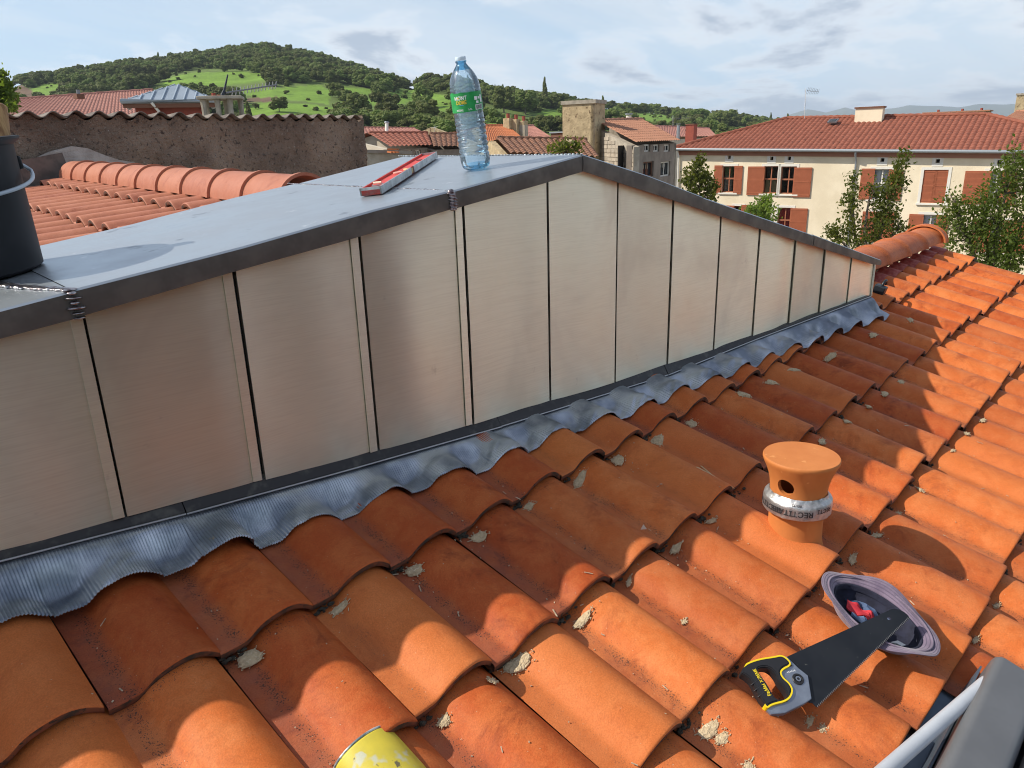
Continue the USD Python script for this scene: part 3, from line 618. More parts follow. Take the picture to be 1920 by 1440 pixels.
# ------------------------------------------------------------------ rough wall with corrugated sheet edge
M['rough_render'] = surf('rough_render', (0.36, 0.27, 0.20), 0.95, var=(0.19, 0.135, 0.10), scale=2.2, detail=9, bump=1.0, bump_scale=38, bump_dist=0.06, speck=((0.42, 0.38, 0.33), 40, 0.64), spec2=((0.10, 0.075, 0.06), 30, 0.58), fac=(.3, .7))
M['red_block'] = surf('red_block', (0.24, 0.115, 0.105), 0.9, var=(0.17, 0.08, 0.078), scale=6, bump=.6, bump_scale=40, bump_dist=.01)
M['fibre_cement'] = surf('fibre_cement', (0.21, 0.18, 0.15), 0.9, var=(0.11, 0.09, 0.075), scale=8, bump=.4, bump_scale=60)
M['cement_smear'] = surf('cement_smear', (0.46, 0.42, 0.385), 0.95, var=(0.35, 0.31, 0.28), scale=7, bump=.6, bump_scale=60, bump_dist=.01)
rw = thing('rendered_wall', 'rough dark brown rendered wall topped by the wavy edge of corrugated sheets', 'wall')
base = CW_L.copy(); base[2] = CZ
nx, nz_ = 240, 80
xs = np.linspace(-.75, CWLEN, nx); zs = np.linspace(-2.6, -.010, nz_)
X, Zg = np.meshgrid(xs, zs)
Zg = np.minimum(Zg, .022 * np.sin(2 * np.pi * X / .177) - .058)
dsp = .045 * (meshkit.fbm(np.stack([X * 7, Zg * 7, X * 0 + 2], -1), 5) - .5) + .02 * (meshkit.noise(np.stack([X * 30, Zg * 30, X * 0], -1)) - .5)
lowm = np.clip((Zg + .78) / -.06, 0, 1)
dsp = dsp * (1 - lowm * .75) - .03 * lowm
wv = base + X[..., None] * cwd + Zg[..., None] * upz + dsp[..., None] * cwn
part(rw, 'render_face', (wv.reshape(-1, 3), grid_faces(nz_, nx)), M['rough_render'], smooth=True)
edge = np.array([base + cwd * (CWLEN + .02 * (meshkit.noise(np.array([[z * 9, 3, 3.]]))[0] - .5)) + upz * z for z in zs])
e2 = edge - cwn * .5
part(rw, 'end_face', (np.stack([wv[:, -1], edge - cwn * .03, e2], 1).reshape(-1, 3), grid_faces(nz_, 3)), M['rough_render'], smooth=False)
part(rw, 'wall_core', obox(base - cwd * .75 - cwn * .55 + upz * -2.6, cwd * (CWLEN + .73), cwn * .47, upz * 2.5), M['rough_render'])
bl = .40
for q in range(int(CWLEN / bl) + 1):         # reddish blocks showing low down
    a = q * bl + .012
    w = min(bl - .02, CWLEN - a - .01)
    if w > .05: part(rw, 'block', rbox(base + cwd * (a + w / 2) + upz * -.92 - cwn * .012, cwd, cwn, upz, w, .06, .22, .008, 6), M['red_block'])
    if w > .05: part(rw, 'block', rbox(base + cwd * (a + w / 2) + upz * -1.15 - cwn * .012, cwd, cwn, upz, w, .06, .22, .008, 6), M['red_block'])
PITCH = .177
for q in range(4):                           # sheets lap every five waves
    a0 = -.78 + q * PITCH * 6; a1 = min(a0 + PITCH * 6.25, CWLEN + .08)
    if a0 > CWLEN: break
    xx = np.arange(a0, a1, PITCH / 14); n = len(xx)
    zz = .022 * np.sin(2 * np.pi * xx / PITCH) - .045 + .007 * (q % 2) + .006 * meshkit.noise(np.stack([xx * 3, xx * 0, xx * 0], -1))
    V = []
    for back in (-.045, 1.1):
        for dz in (0.008, -.0):
            V.append(base + xx[:, None] * cwd + (zz + dz)[:, None] * upz - cwn * back - upz * (.10 * max(back, 0)))
    V = np.array(V)
    f = cat([(np.vstack([V[0], V[2]]), grid_faces(2, n, True)), (np.vstack([V[1], V[3]]), grid_faces(2, n)), (np.vstack([V[0], V[1]]), grid_faces(2, n))])
    part(rw, 'corrugated_sheet', f, M['fibre_cement'], smooth=30)
# cement smear on the wall above the ridge end
pts = [(46, 318), (60, 300), (95, 284), (135, 274), (165, 278), (200, 292), (225, 300), (255, 305), (230, 312), (150, 312), (110, 318), (60, 342)]
W3 = np.array([hit(u, v, base + cwn * .045, cwn) for u, v in pts])
p2 = Polygon([((w - base) @ cwd, (w - base)[2]) for w in W3]).buffer(.0)
mv, mf = extrude(p2, .02); mt = trimesh.Trimesh(mv, mf).subdivide().subdivide(); mv, mf = np.array(mt.vertices), np.array(mt.faces)
mv[:, 2] += .012 * (meshkit.noise(mv * 22) - .5)
part(rw, 'cement_smear', (base + mv[:, :1] * cwd + mv[:, 1:2] * upz + (mv[:, 2:] + .02) * cwn, mf[:, ::-1]), M['cement_smear'])

# ------------------------------------------------------------------ bottle on the coping
def bottle():
    c0 = hit(894, 317, pL, nl) + nl * .0025
    up = nl; lookx = unit(np.cross(unit(c0 - CAM), up))     # to the right in the picture
    to = unit(np.cross(lookx, up)); to = to if to @ (CAM - c0) > 0 else -to
    H = .322
    t = thing('water_bottle', 'clear blue plastic water bottle with a green paper label standing on the zinc coping', 'bottle')
    pz = [0, .003, .010, .022, .034, .150, .156, .166, .172, .228, .234, .245, .262, .280, .295, .303, .308, .311, .3125, .3165]
    pr = [.030, .0375, .0425, .0452, .0455, .0455, .0440, .0440, .0450, .0450, .0458, .0452, .0415, .0335, .0235, .0175, .0148, .0142, .0165, .0165]
    RP = PchipInterpolator(pz, pr)
    seg = 96; zs = np.concatenate([np.linspace(0, .034, 12), np.linspace(.036, .150, 58), np.linspace(.151, .3165, 52)]); a = np.arange(seg) * 2 * np.pi / seg
    Rr = np.repeat(RP(zs)[:, None], seg, 1); Z = np.repeat(zs[:, None], seg, 1); A = np.repeat(a[None], len(zs), 0)
    m = np.clip((Z - .034) / .012, 0, 1) * np.clip((.152 - Z) / .010, 0, 1)
    ph = (Z / .0165 + .16 * np.sin(A * 5) * np.sin(Z * 260))
    Rr = Rr - m * .0030 * (.5 + .5 * np.cos(2 * np.pi * ph)) ** 1.6
    m2 = np.clip((Z - .232) / .006, 0, 1) * np.clip((.256 - Z) / .008, 0, 1)
    Rr -= m2 * .0016 * (.5 + .5 * np.sin((Z - .004 * np.sin(A * 4)) * 720))
    m3 = np.clip((.028 - Z) / .02, 0, 1)
    Rr -= m3 * .0035 * (np.abs(np.sin(A * 2.5)) < .25) 
    V = np.stack([Rr * np.cos(A), Rr * np.sin(A), Z], -1).reshape(-1, 3)
    F = grid_faces(len(zs), seg)
    wrap = np.array([[i * seg + seg - 1, i * seg, (i + 1) * seg, (i + 1) * seg + seg - 1] for i in range(len(zs) - 1)])
    F = np.vstack([F, wrap]); V = np.vstack([V, [0, 0, .006]]); fan = np.array([[len(V) - 1, (j + 1) % seg, j] for j in range(seg)])
    F = np.vstack([np.vstack([F[:, [0, 1, 2]], F[:, [0, 2, 3]]]), fan])
    B = np.array([lookx, -to, up])           # local x right, y away, z up
    W = lambda v: (np.asarray(v) * [1, 1, .97]) @ B + c0
    M['pet'] = mat('clear_plastic', {'fr': ('fresnel', {'IOR': 1.55}), 'tr': ('transparent_bsdf', {'color': (0.85, 0.93, 0.975)}), 'gl': ('glossy_bsdf', {'color': (1, 1, 1), 'roughness': 0.06}),
        'tl': ('translucent_bsdf', {'color': (0.55, 0.78, 0.92)}), 'df': ('diffuse_bsdf', {'color': (0.55, 0.74, 0.88)}), 'm0': ('mix_closure', {'fac': 0.5}), 'm1': ('mix_closure', {'fac': 0.20}), 'm2': ('mix_closure', {}),
        'fa': ('math', {'math_type': 'multiply_add', 'value2': 1.0, 'value3': 0.03})},
        [('tl.BSDF', 'm0.closure1'), ('df.BSDF', 'm0.closure2'), ('tr.BSDF', 'm1.closure1'), ('m0.closure', 'm1.closure2'), ('m1.closure', 'm2.closure1'), ('gl.BSDF', 'm2.closure2'), ('fr.fac', 'fa.value1'), ('fa.value', 'm2.fac')], surface='m2.closure')
    M['pet_base'] = mat('blue_plastic_base', {'fr': ('fresnel', {'IOR': 1.5}), 'tr': ('transparent_bsdf', {'color': (0.42, 0.70, 0.90)}), 'gl': ('glossy_bsdf', {'roughness': 0.08}),
        'df': ('translucent_bsdf', {'color': (0.25, 0.60, 0.85)}), 'm1': ('mix_closure', {'fac': 0.4}), 'm2': ('mix_closure', {})},
        [('tr.BSDF', 'm1.closure1'), ('df.BSDF', 'm1.closure2'), ('m1.closure', 'm2.closure1'), ('gl.BSDF', 'm2.closure2'), ('fr.fac', 'm2.fac')], surface='m2.closure')
    bodyi = F
    vz = V[:, 2]; low = (vz[bodyi].max(1) < .017)
    neck = (vz[bodyi].min(1) > .288)
    part(t, 'body', (W(V), F[~low & ~neck]), M['pet'], smooth=True)
    part(t, 'base', (W(V), F[low]), M['pet_base'], smooth=True)
    part(t, 'neck', (W(V), F[neck]), M['pet_base'], smooth=True)
    M['cap_plastic'] = surf('cap_plastic', (.62, .76, .86), .35, spec=.6)
    v, f = lathe([(.0, .3175), (.0150, .3175), (.0160, .319), (.0158, .326), (.0150, .3275), (.0, .3275)], 40)
    v[:, 0] *= 1; r_ = np.hypot(v[:, 0], v[:, 1]); k = 1 + .012 * np.sign(np.sin(np.arctan2(v[:, 1], v[:, 0]) * 30)); v[:, :2] *= k[:, None]
    part(t, 'cap', (W(v), f), M['cap_plastic'], smooth=40)
    # label wrapped round
    M['label_green'] = surf('label_green', (.012, .26, .055), .45, var=(.02, .32, .08), scale=60, spec=.5)
    M['label_white'] = surf('label_white', (.78, .80, .78), .5); M['label_yellow'] = surf('label_yellow', (.85, .55, .04), .5); M['label_dark'] = surf('label_dark', (.03, .05, .04), .5)
    M['label_blue'] = surf('label_blue', (.10, .35, .75), .5)
    a = np.linspace(-2.95, 2.95, 140); rl = .0462
    # mountain skyline along the label's upper edge
    top = .2275 + .0035 * np.interp(a, [-3, -1.5, -1.25, -1.05, -.8, -.55, -.3, .0, .5, 3], [0, 0, .1, 1.1, .1, .0, .55, .1, 0, 0])
    wl = lambda ang, z, r=rl: W(np.stack([r * np.sin(ang), -r * np.cos(ang), z], -1))
    lv = np.concatenate([wl(a, np.full_like(a, .1725)), wl(a, top)])
    lab = part(t, 'label', (lv, grid_faces(2, 140)), M['label_green'], smooth=True)
    def print_on(txt, h, a0, z0, m, name='lettering', bold=True, r=.0466, sx=1.0):
        tm = meshkit.text_mesh(txt, h, .0002, bold=bold); v = np.array(tm.vertices)
        part(lab, name, (wl(a0 + v[:, 0] * sx / r, z0 + v[:, 1], r + v[:, 2]), tm.faces), m)
    print_on('MONT', .0105, -.84, .2085, M['label_white'], sx=.92)
    print_on('DORE', .0098, -.74, .1960, M['label_yellow'], sx=.92)
    print_on('1,5L', .0042, .02, .1775, M['label_white'])
    for z in (.1805, .1770): print_on('SOURCE NATURELLE', .0016, -.78, z, M['label_white'], bold=False) if False else None
    def patch(a0, a1, z0, z1, m, r=.0465):
        aa = np.linspace(a0, a1, 8); part(lab, 'print', (np.concatenate([wl(aa, np.full(8, z0), r), wl(aa, np.full(8, z1), r)]), grid_faces(2, 8)), m)
    patch(.52, 1.15, .1755, .190, M['label_white'])
    for q in range(14): patch(.56 + q * .04, .575 + q * .04 + (.012 if q % 3 else 0), .177, .1885, M['label_dark'], .0467)
    patch(.52, .74, .203, .2135, M['label_white']); patch(.80, .96, .2055, .2120, M['label_white']); patch(.62, .82, .1935, .2005, M['label_white']); patch(1.0, 1.2, .195, .216, M['label_white'])
    for q in range(5): patch(-.78, -.78 + .5 - .05 * (q % 2), .1765 + q * .0012, .1770 + q * .0012, M['label_white'], .0467)
    patch(-.50, -.22, .1925, .1940, M['label_blue'], .0468)
    # yellow sun in the O
    aa = np.linspace(0, 2 * np.pi, 17)[:-1]; c = np.array([-.555, .2137])
    v = wl(np.r_[c[0], c[0] + .0024 / .0466 * np.cos(aa)], np.r_[c[1], c[1] + .0024 * np.sin(aa)], .0469)
    part(lab, 'print', (v, np.array([[0, 1 + i, 1 + (i + 1) % 16] for i in range(16)])), M['label_yellow'])
bottle()

# ------------------------------------------------------------------ spirit level
def level():
    A, B_, C = hit(684, 366, pL, nl), hit(717, 365.5, pL, nl), hit(821, 297, pL, nl)
    d = unit(C - B_); L = np.linalg.norm(C - B_); w = unit(np.cross(nl, d)); w = w if w @ (A - B_) > 0 else -w
    Wd = abs((A - B_) @ w) * 1.0; Hh = .021
    M['level_alu'] = surf('level_alu', (.52, .54, .54), .42, .85, var=(.34, .36, .36), scale=40, speck=((.7, .7, .7), 80, .66))
    M['level_red'] = surf('level_red', (.62, .055, .035), .5, var=(.50, .04, .03), scale=20, speck=((.72, .45, .38), 50, .66))
    M['vial'] = surf('vial', (.75, .70, .30), .2, spec=.8)
    t = thing('spirit_level', 'red and silver metal spirit level lying on the zinc coping left of the bottle', 'spirit level')
    B0 = B_ + nl * .003
    rail = .0045
    gap0, gap1 = L * .47, L * .52
    part(t, 'side_rail', cat([obox(B0, d * gap0, w * rail, nl * Hh), obox(B0 + d * gap1, d * (L - gap1), w * rail, nl * Hh)]), M['level_alu'])
    part(t, 'side_rail', obox(B0 + w * (Wd - rail), d * L, w * rail, nl * Hh), M['level_alu'])
    part(t, 'web', obox(B0 + w * rail, d * L, w * (Wd - 2 * rail), nl * (Hh - .007)), M['level_red'])
    for s in (0, L - .004): part(t, 'end_plate', obox(B0 + d * s - w * .0003, d * .004, w * (Wd + .0006), nl * (Hh + .0006)), M['level_alu'])
    rf = [(.0, .002), (.0, .002)]
    for e0, e1 in ((rail, rail + .003), (Wd - rail - .003, Wd - rail)):
        part(t, 'red_flange', obox(B0 + w * e0 + nl * (Hh - .007) + d * .005, d * (L - .01), w * (e1 - e0), nl * .0068), M['level_red'])
    v = tube([B0 + d * (gap0 + .01) + w * .004 + nl * .013, B0 + d * (gap0 + .012) + w * (Wd * .45) + nl * .013], .006, 10)
    part(t, 'vial', v, M['vial'], smooth=40)
    part(t, 'vial_block', rbox(B0 + d * (gap0 + .012) + w * .010 + nl * .010, d, w, nl, .030, .018, .016, .003, 6), surf('vial_block', (.45, .33, .12), .5))
    # end vial in a round opening
    c = B0 + d * (L * .10) + w * (Wd * .5) + nl * (Hh - .0065)
    for rr, hh, m in ((.017, .003, M['level_alu']), (.0135, .0045, M['level_red'])):
        v, f = lathe([(0, 0), (rr, 0), (rr, hh), (rr - .002, hh + .001), (0, hh + .001)], 28); part(t, 'end_vial_ring', place((v, f), c, d, w, nl), m, smooth=40)
    part(t, 'end_vial', tube([c - w * .012 + nl * .0065, c + w * .012 + nl * .0065], .0045, 10), surf('end_vial', (.80, .72, .55), .2), smooth=40)
    c = B0 + d * (L * .40) + w * (Wd * .5) + nl * (Hh - .0065)
    v, f = lathe([(0, 0), (.015, 0), (.015, .004), (0, .004)], 28); part(t, 'middle_vial_ring', place((v, f), c, d, w, nl), surf('level_pink', (.75, .35, .28), .5), smooth=40)
    v, f = lathe([(0, 0), (.012, 0), (.012, .002), (0, .002)], 24); part(t, 'hang_hole', place((v, f), B0 + d * (L * .80) + w * (Wd * .5) + nl * (Hh - .0072), d, w, nl), surf('level_dark', (.14, .02, .02), .6), smooth=40)
level()

# ------------------------------------------------------------------ bucket with a wooden handle standing in it
def bucket():
    c0 = hit(-33, 520, pL, nl) + nl * .003
    up = unit(nl + wdir * .03); X = unit(np.cross(c0 - CAM, up)); Y = np.cross(up, X)
    M['rubber'] = surf('black_rubber', (.008, .009, .011), .55, var=(.014, .015, .018), scale=9, bump=.15, bump_scale=30, spec=.3, speck=((.06, .06, .06), 60, .72))
    t = thing('bucket', 'black rubber builder\'s bucket standing on the zinc coping at the left edge', 'bucket')
    H = .285; r0, r1 = .128, .150
    prof = [(0, .004), (r0 - .008, .002), (r0, .008)] + [(r0 + (r1 - r0) * q, .008 + (H - .014) * q) for q in (.25, .5, .75, .97)] + [(r1 + .012, H - .006), (r1 + .015, H - .003), (r1 + .015, H + .002), (r1 + .004, H + .004), (r1 - .006, H), (r0 - .006, .012), (0, .012)]
    part(t, 'shell', place(lathe(prof, 64), c0, X, Y, up), M['rubber'], smooth=35)
    ph = np.linspace(0, np.pi, 40); M['wire'] = surf('handle_wire', (.42, .47, .52), .4, .5)
    top = c0 + up * (H - .075)
    # hanging bail: pivots at the two sides, loop sags in front
    rb = .165
    pts = []
    for a in ph:
        q = X * math.cos(a) * rb - Y * math.sin(a) * (rb + .012); s = math.sin(a)
        pts.append(top + q + up * (-.035 * s ** .6))
    pts = [top + X * (r1 - .012) + up * .02, top + X * (r1 + .004) + up * .012] + pts + [top - X * (r1 + .004) + up * .012]
    part(t, 'bail', tube(pts, .0042, 8), M['wire'], smooth=True)
    part(t, 'lug', rbox(top + X * (r1 - .006) + up * .02, X, Y, up, .018, .028, .03, .005, 6), M['rubber'], smooth=40)
    M['wood'] = mat('wood', {'p': ('principled_bsdf', {'roughness': .65}), 'tc': ('geometry', {}), 'm': ('mapping', {'scale': (60, 60, 4)}), 'n': ('noise_texture', {'scale': 2.0, 'detail': 5.0, 'distortion': .6}),
        'c': ('mix_color', {'a': (.46, .27, .11), 'b': (.24, .115, .04)}), 'r': ('map_range', {'from_min': .4, 'from_max': .62, 'clamp': True})}, [('tc.position', 'm.vector'), ('m.vector', 'n.vector'), ('n.fac', 'r.value'), ('r.result', 'c.fac'), ('c.result', 'p.base_color')])
    a, b = at(-8, 196, 1.66), at(4, 330, 1.66)
    d = unit(a - b); pts = [b - d * .08, b, b + d * .03, a - d * .03, a - d * .004, a]
    solo('wooden_handle', tube(pts, [.0245, .0245, .024, .0225, .0215, .017], 20), M['wood'], 'thick pale wooden tool handle sticking up out of the black bucket', 'tool handle', smooth=40)
bucket()

# ------------------------------------------------------------------ terracotta vent cowl
def cowl():
    c = CAM + np.array([1.905, .737, -1.062]) - upz * .010
    t = thing('vent_cowl', 'round terracotta vent cowl with a side hole and silver tape, standing on the tile roof', 'vent cowl')
    out = [(0, -.06), (.076, -.06), (.0735, .0), (.073, .03), (.073, .088), (.075, .094), (.0765, .112), (.076, .130), (.078, .150), (.083, .172), (.091, .194), (.0985, .210), (.1015, .218), (.1015, .2235), (.0995, .2265), (0, .2275)]
    inn = [(0, .03), (.060, .03), (.062, .13), (.066, .165), (.078, .200), (0, .204)]
    def rev(p): 
        pts = [(max(r, 0), z) for r, z in p]
        return manifold3d.Manifold.revolve(manifold3d.CrossSection([pts]), 72)
    o, i = rev(out), rev(inn)
    dv = unit((CAM - c) * [1, 1, 0]); dr = np.array([-dv[1], dv[0], 0])
    hd_ = unit(dv * math.cos(.50) - np.array([-dv[1], dv[0], 0]) * math.sin(.50) * 1.0)
    rx = np.array([R[0, 0], R[1, 0], 0]); hd_ = unit(dv - .62 * rx)
    cyl = manifold3d.Manifold.cylinder(.16, .0235, .0235, 40)
    ax = hd_; ux = np.cross(upz, ax); B = np.array([ux, upz, ax]).T
    cyl = cyl.transform(np.hstack([B, (np.array([0, 0, .157]))[:, None]]))
    cyl2 = manifold3d.Manifold.cylinder(.16, .0235, .0235, 40).transform(np.hstack([np.array([-ux, upz, -ax]).T, (np.array([0, 0, .157]))[:, None]]))
    body = o - i - cyl - cyl2
    v, f = mm(body); 
    M['terracotta'] = surf('terracotta', (.58, .205, .055), .62, var=(.52, .170, .042), scale=7, bump=.12, bump_scale=60, speck=((.66, .28, .09), 30, .66), spec=.4)
    part(t, 'body', (v + c, f), M['terracotta'], smooth=35)
    # foot blending into the tile
    prof = [(.092, -.075), (.084, -.052), (.077, -.030), (.0740, -.010), (.0732, .010)]
    part(t, 'foot', tuple([lathe(prof, 48)[0] + c, lathe(prof, 48)[1]]), M['terracotta'], smooth=True)
    # aluminium tape band, crumpled
    seg = 180; zz = np.array([.068, .069, .072, .082, .092, .102, .108, .111, .116, .120, .126]); rr = np.array([.0735, .0895, .0915, .0915, .0918, .0915, .0905, .0885, .083, .0795, .0775])
    a = np.arange(seg) * 2 * np.pi / seg; A, Z = np.meshgrid(a, zz); Rr = np.repeat(rr[:, None], seg, 1)
    cr = meshkit.noise(np.stack([np.cos(A) * 7, np.sin(A) * 7, Z * 160], -1)) - .5
    Rr = Rr + .0022 * cr * (1 + (Z > .112) * 1.2); Z = Z + .004 * (meshkit.noise(np.stack([np.cos(A) * 3 + 9, np.sin(A) * 3, Z * 60], -1)) - .5) * ((Z > .112) | (Z < .0715))
    V = np.stack([Rr * np.cos(A), Rr * np.sin(A), Z], -1).reshape(-1, 3)
    F = np.vstack([grid_faces(len(zz), seg), [[i_ * seg + seg - 1, i_ * seg, (i_ + 1) * seg, (i_ + 1) * seg + seg - 1] for i_ in range(len(zz) - 1)]])
    M['alu_tape'] = surf('alu_tape', (.60, .60, .59), .46, .85, var=(.44, .44, .44), scale=50, bump=.5, bump_scale=110, bump_dist=.003)
    tape = part(t, 'tape_band', (V + c, F), M['alu_tape'], smooth=True)
    M['tape_print'] = surf('tape_print', (.03, .03, .035), .6)
    aim = math.atan2(dv[1], dv[0])
    def lay(txt, a0, z0, h, r=.0937, flip=True):
        tm = meshkit.text_mesh(txt, h, .0003, bold=True); v = np.array(tm.vertices); sgn = -1 if flip else 1
        ang = a0 + sgn * v[:, 0] / r; zz_ = z0 + sgn * v[:, 1]
        q = np.stack([(r + v[:, 2]) * np.cos(ang), (r + v[:, 2]) * np.sin(ang), zz_], -1)
        part(tape, 'lettering', (q + c, tm.faces), M['tape_print'])
    lay('RECTITAPE', aim + .50, .0985, .0155); lay('RECTI', aim + 1.15, .1040, .0120); lay('RECTITAPE', aim - .42, .0985, .0155); lay('RECTI', aim + .15, .1180, .006, .0900)
cowl()

# ------------------------------------------------------------------ sun hat lying upside down
def hat():
    cc = hit(1648, 1147, P0 + UN * .087, UN) - UN * .050
    X, Y, Zu = unit(UA * .99 + UB * .10), None, unit(UN)
    Y = np.cross(Zu, X)
    M['hat_outer'] = mat('hat_cloth', {'p': ('principled_bsdf', {'roughness': .95, 'sheen_weight': .25}), 'g': ('geometry', {}), 'tc': ('texture_coordinate', {}), 's': ('separate_xyz', {}),
        'w': ('math', {'math_type': 'multiply', 'value2': 44.0}), 'sn': ('math', {'math_type': 'sine'}), 'r': ('map_range', {'range_type': 'smoothstep', 'from_min': .35, 'from_max': .95, 'to_max': .8, 'clamp': True}),
        'n': ('noise_texture', {'scale': 130.0, 'detail': 3.0}), 'n2': ('noise_texture', {'scale': 22.0, 'detail': 4.0}), 'nr': ('map_range', {'from_min': .35, 'from_max': .65, 'clamp': True}),
        'c0': ('mix_color', {'a': (.215, .165, .225), 'b': (.135, .10, .15)}), 'c1': ('mix_color', {'b': (.045, .035, .075)}), 'fm': ('math', {'math_type': 'multiply'}),
        'b': ('bump', {'strength': .6, 'distance': .002}), 'hs': ('math', {'math_type': 'subtract'})},
        [('tc.UV', 's.vector'), ('s.x', 'w.value1'), ('w.value', 'sn.value1'), ('sn.value', 'r.value'), ('g.position', 'n.vector'), ('g.position', 'n2.vector'), ('n2.fac', 'nr.value'), ('nr.result', 'c0.fac'), ('c0.result', 'c1.a'),
         ('r.result', 'fm.value1'), ('n.fac', 'fm.value2'), ('fm.value', 'c1.fac'), ('c1.result', 'p.base_color'), ('n.fac', 'hs.value1'), ('r.result', 'hs.value2'), ('hs.value', 'b.height'), ('b.normal', 'p.normal')])
    M['hat_lining'] = surf('hat_lining', (.011, .012, .026), .9, var=(.02, .022, .045), scale=40, bump=.4, bump_scale=200)
    t = thing('sun_hat', 'upturned lavender grey cloth sun hat with dark lining, under the saw blade', 'hat')
    # (t, radius factor, height) from the inner floor up the lining and out over the brim
    seg = 120; a = np.arange(seg) * 2 * np.pi / seg
    def ring(rx, ry, z, und=0.0, ph=0.0):
        u = und * (np.sin(a * 3 + 1.1 + ph) + .6 * np.sin(a * 5 + .3))
        # brim leans: rides up on the barrel beside it
        return np.stack([rx * np.cos(a), ry * np.sin(a), z + u], -1)
    def build(rings):
        V = np.concatenate(rings); n = len(rings)
        F = np.vstack([grid_faces(n, seg), [[i * seg + seg - 1, i * seg, (i + 1) * seg, (i + 1) * seg + seg - 1] for i in range(n - 1)]])
        return V, F
    inner = [ring(.002, .002, .006), ring(.04, .06, .005), ring(.060, .090, .007), ring(.069, .102, .018), ring(.073, .107, .030), ring(.0755, .1095, .039)]
    v, f = build(inner); part(t, 'lining', place((v, f[:, ::-1]), cc, X, Y, Zu), M['hat_lining'], smooth=True)
    br = [(.0745, .1085, .060, .000), (.080, .115, .0705, .001), (.088, .124, .076, .002), (.096, .133, .0795, .003), (.103, .140, .081, .004), (.1075, .1445, .080, .0045), (.1085, .1455, .078, .0045), (.105, .142, .0745, .004), (.090, .126, .064, .002), (.080, .114, .05, 0), (.074, .106, .026, 0), (.064, .094, .002, 0)]
    rings = [ring(*q) for q in [(a_, b_, .62 * c_ + .002, d_ * 1.9) for a_, b_, c_, d_ in br]]; v, f = build(rings)
    uv = np.concatenate([np.stack([np.full(seg, q / 6.0 * 1.0), a], -1) for q in range(len(br))])
    part(t, 'brim', place((v, f[:, ::-1]), cc, X, Y, Zu), M['hat_outer'], smooth=True, uv=uv)
    # double seam roll on the near side of the brim
    roll = [(.0905 * math.cos(q), .127 * math.sin(q), .0515 + .002 * math.sin(q * 3 + 1.1)) for q in np.linspace(0, 2 * np.pi, 90)]
    part(t, 'brim_seam', place(tube(roll, .0022, 6), cc, X, Y, Zu), M['hat_outer'], smooth=True)
    def scrap(poly, z, m, name, lab=None, lump=.010):
        mv, mf = extrude(Polygon(poly), .004); tm = trimesh.Trimesh(mv, mf).subdivide().subdivide().subdivide(); mv = np.array(tm.vertices); mv[:, 2] += z * .62 + lump * (meshkit.noise(mv * 55) - .5) * 2 - .5 * mv[:, 0] * .2
        part(t, name, place((mv, tm.faces), cc, X, Y, Zu), m, smooth=30, label=lab)
    M['red_cloth'] = surf('red_cloth', (.55, .030, .045), .75, var=(.42, .02, .03), scale=20, bump=.4, bump_scale=80)
    M['blue_cloth'] = surf('blue_cloth', (.085, .13, .235), .8, var=(.05, .075, .14), scale=25, bump=.4, bump_scale=90)
    scrap([(-.022, .062), (.002, .072), (.018, .045), (.022, .0), (.008, -.018), (-.012, .012), (-.026, .04)], .026, M['red_cloth'], 'lining_panel', 'red patch inside the hat')
    scrap([(.012, .080), (.032, .07), (.045, .03), (.047, -.02), (.026, -.03), (.022, .03)], .022, M['blue_cloth'], 'lining_panel', 'blue patch inside the hat', .012)
    scrap([(-.045, .04), (-.03, .045), (-.010, -.005), (.0, -.03), (-.03, -.035), (-.045, .0)], .020, M['blue_cloth'], 'lining_panel', 'blue patch inside the hat', .012)
    scrap([(-.038, -.058), (-.016, -.066), (-.012, -.084), (-.030, -.080)], .030, surf('white_tag', (.72, .72, .70), .7), 'care_tag', 'white tag inside the hat', .006)
    part(t, 'sweatband', place(build([ring(.0755, .1095, .039), ring(.0735, .107, .042), ring(.0705, .1035, .038), ring(.069, .102, .027)]), cc, X, Y, Zu), M['hat_lining'], smooth=True)
hat()

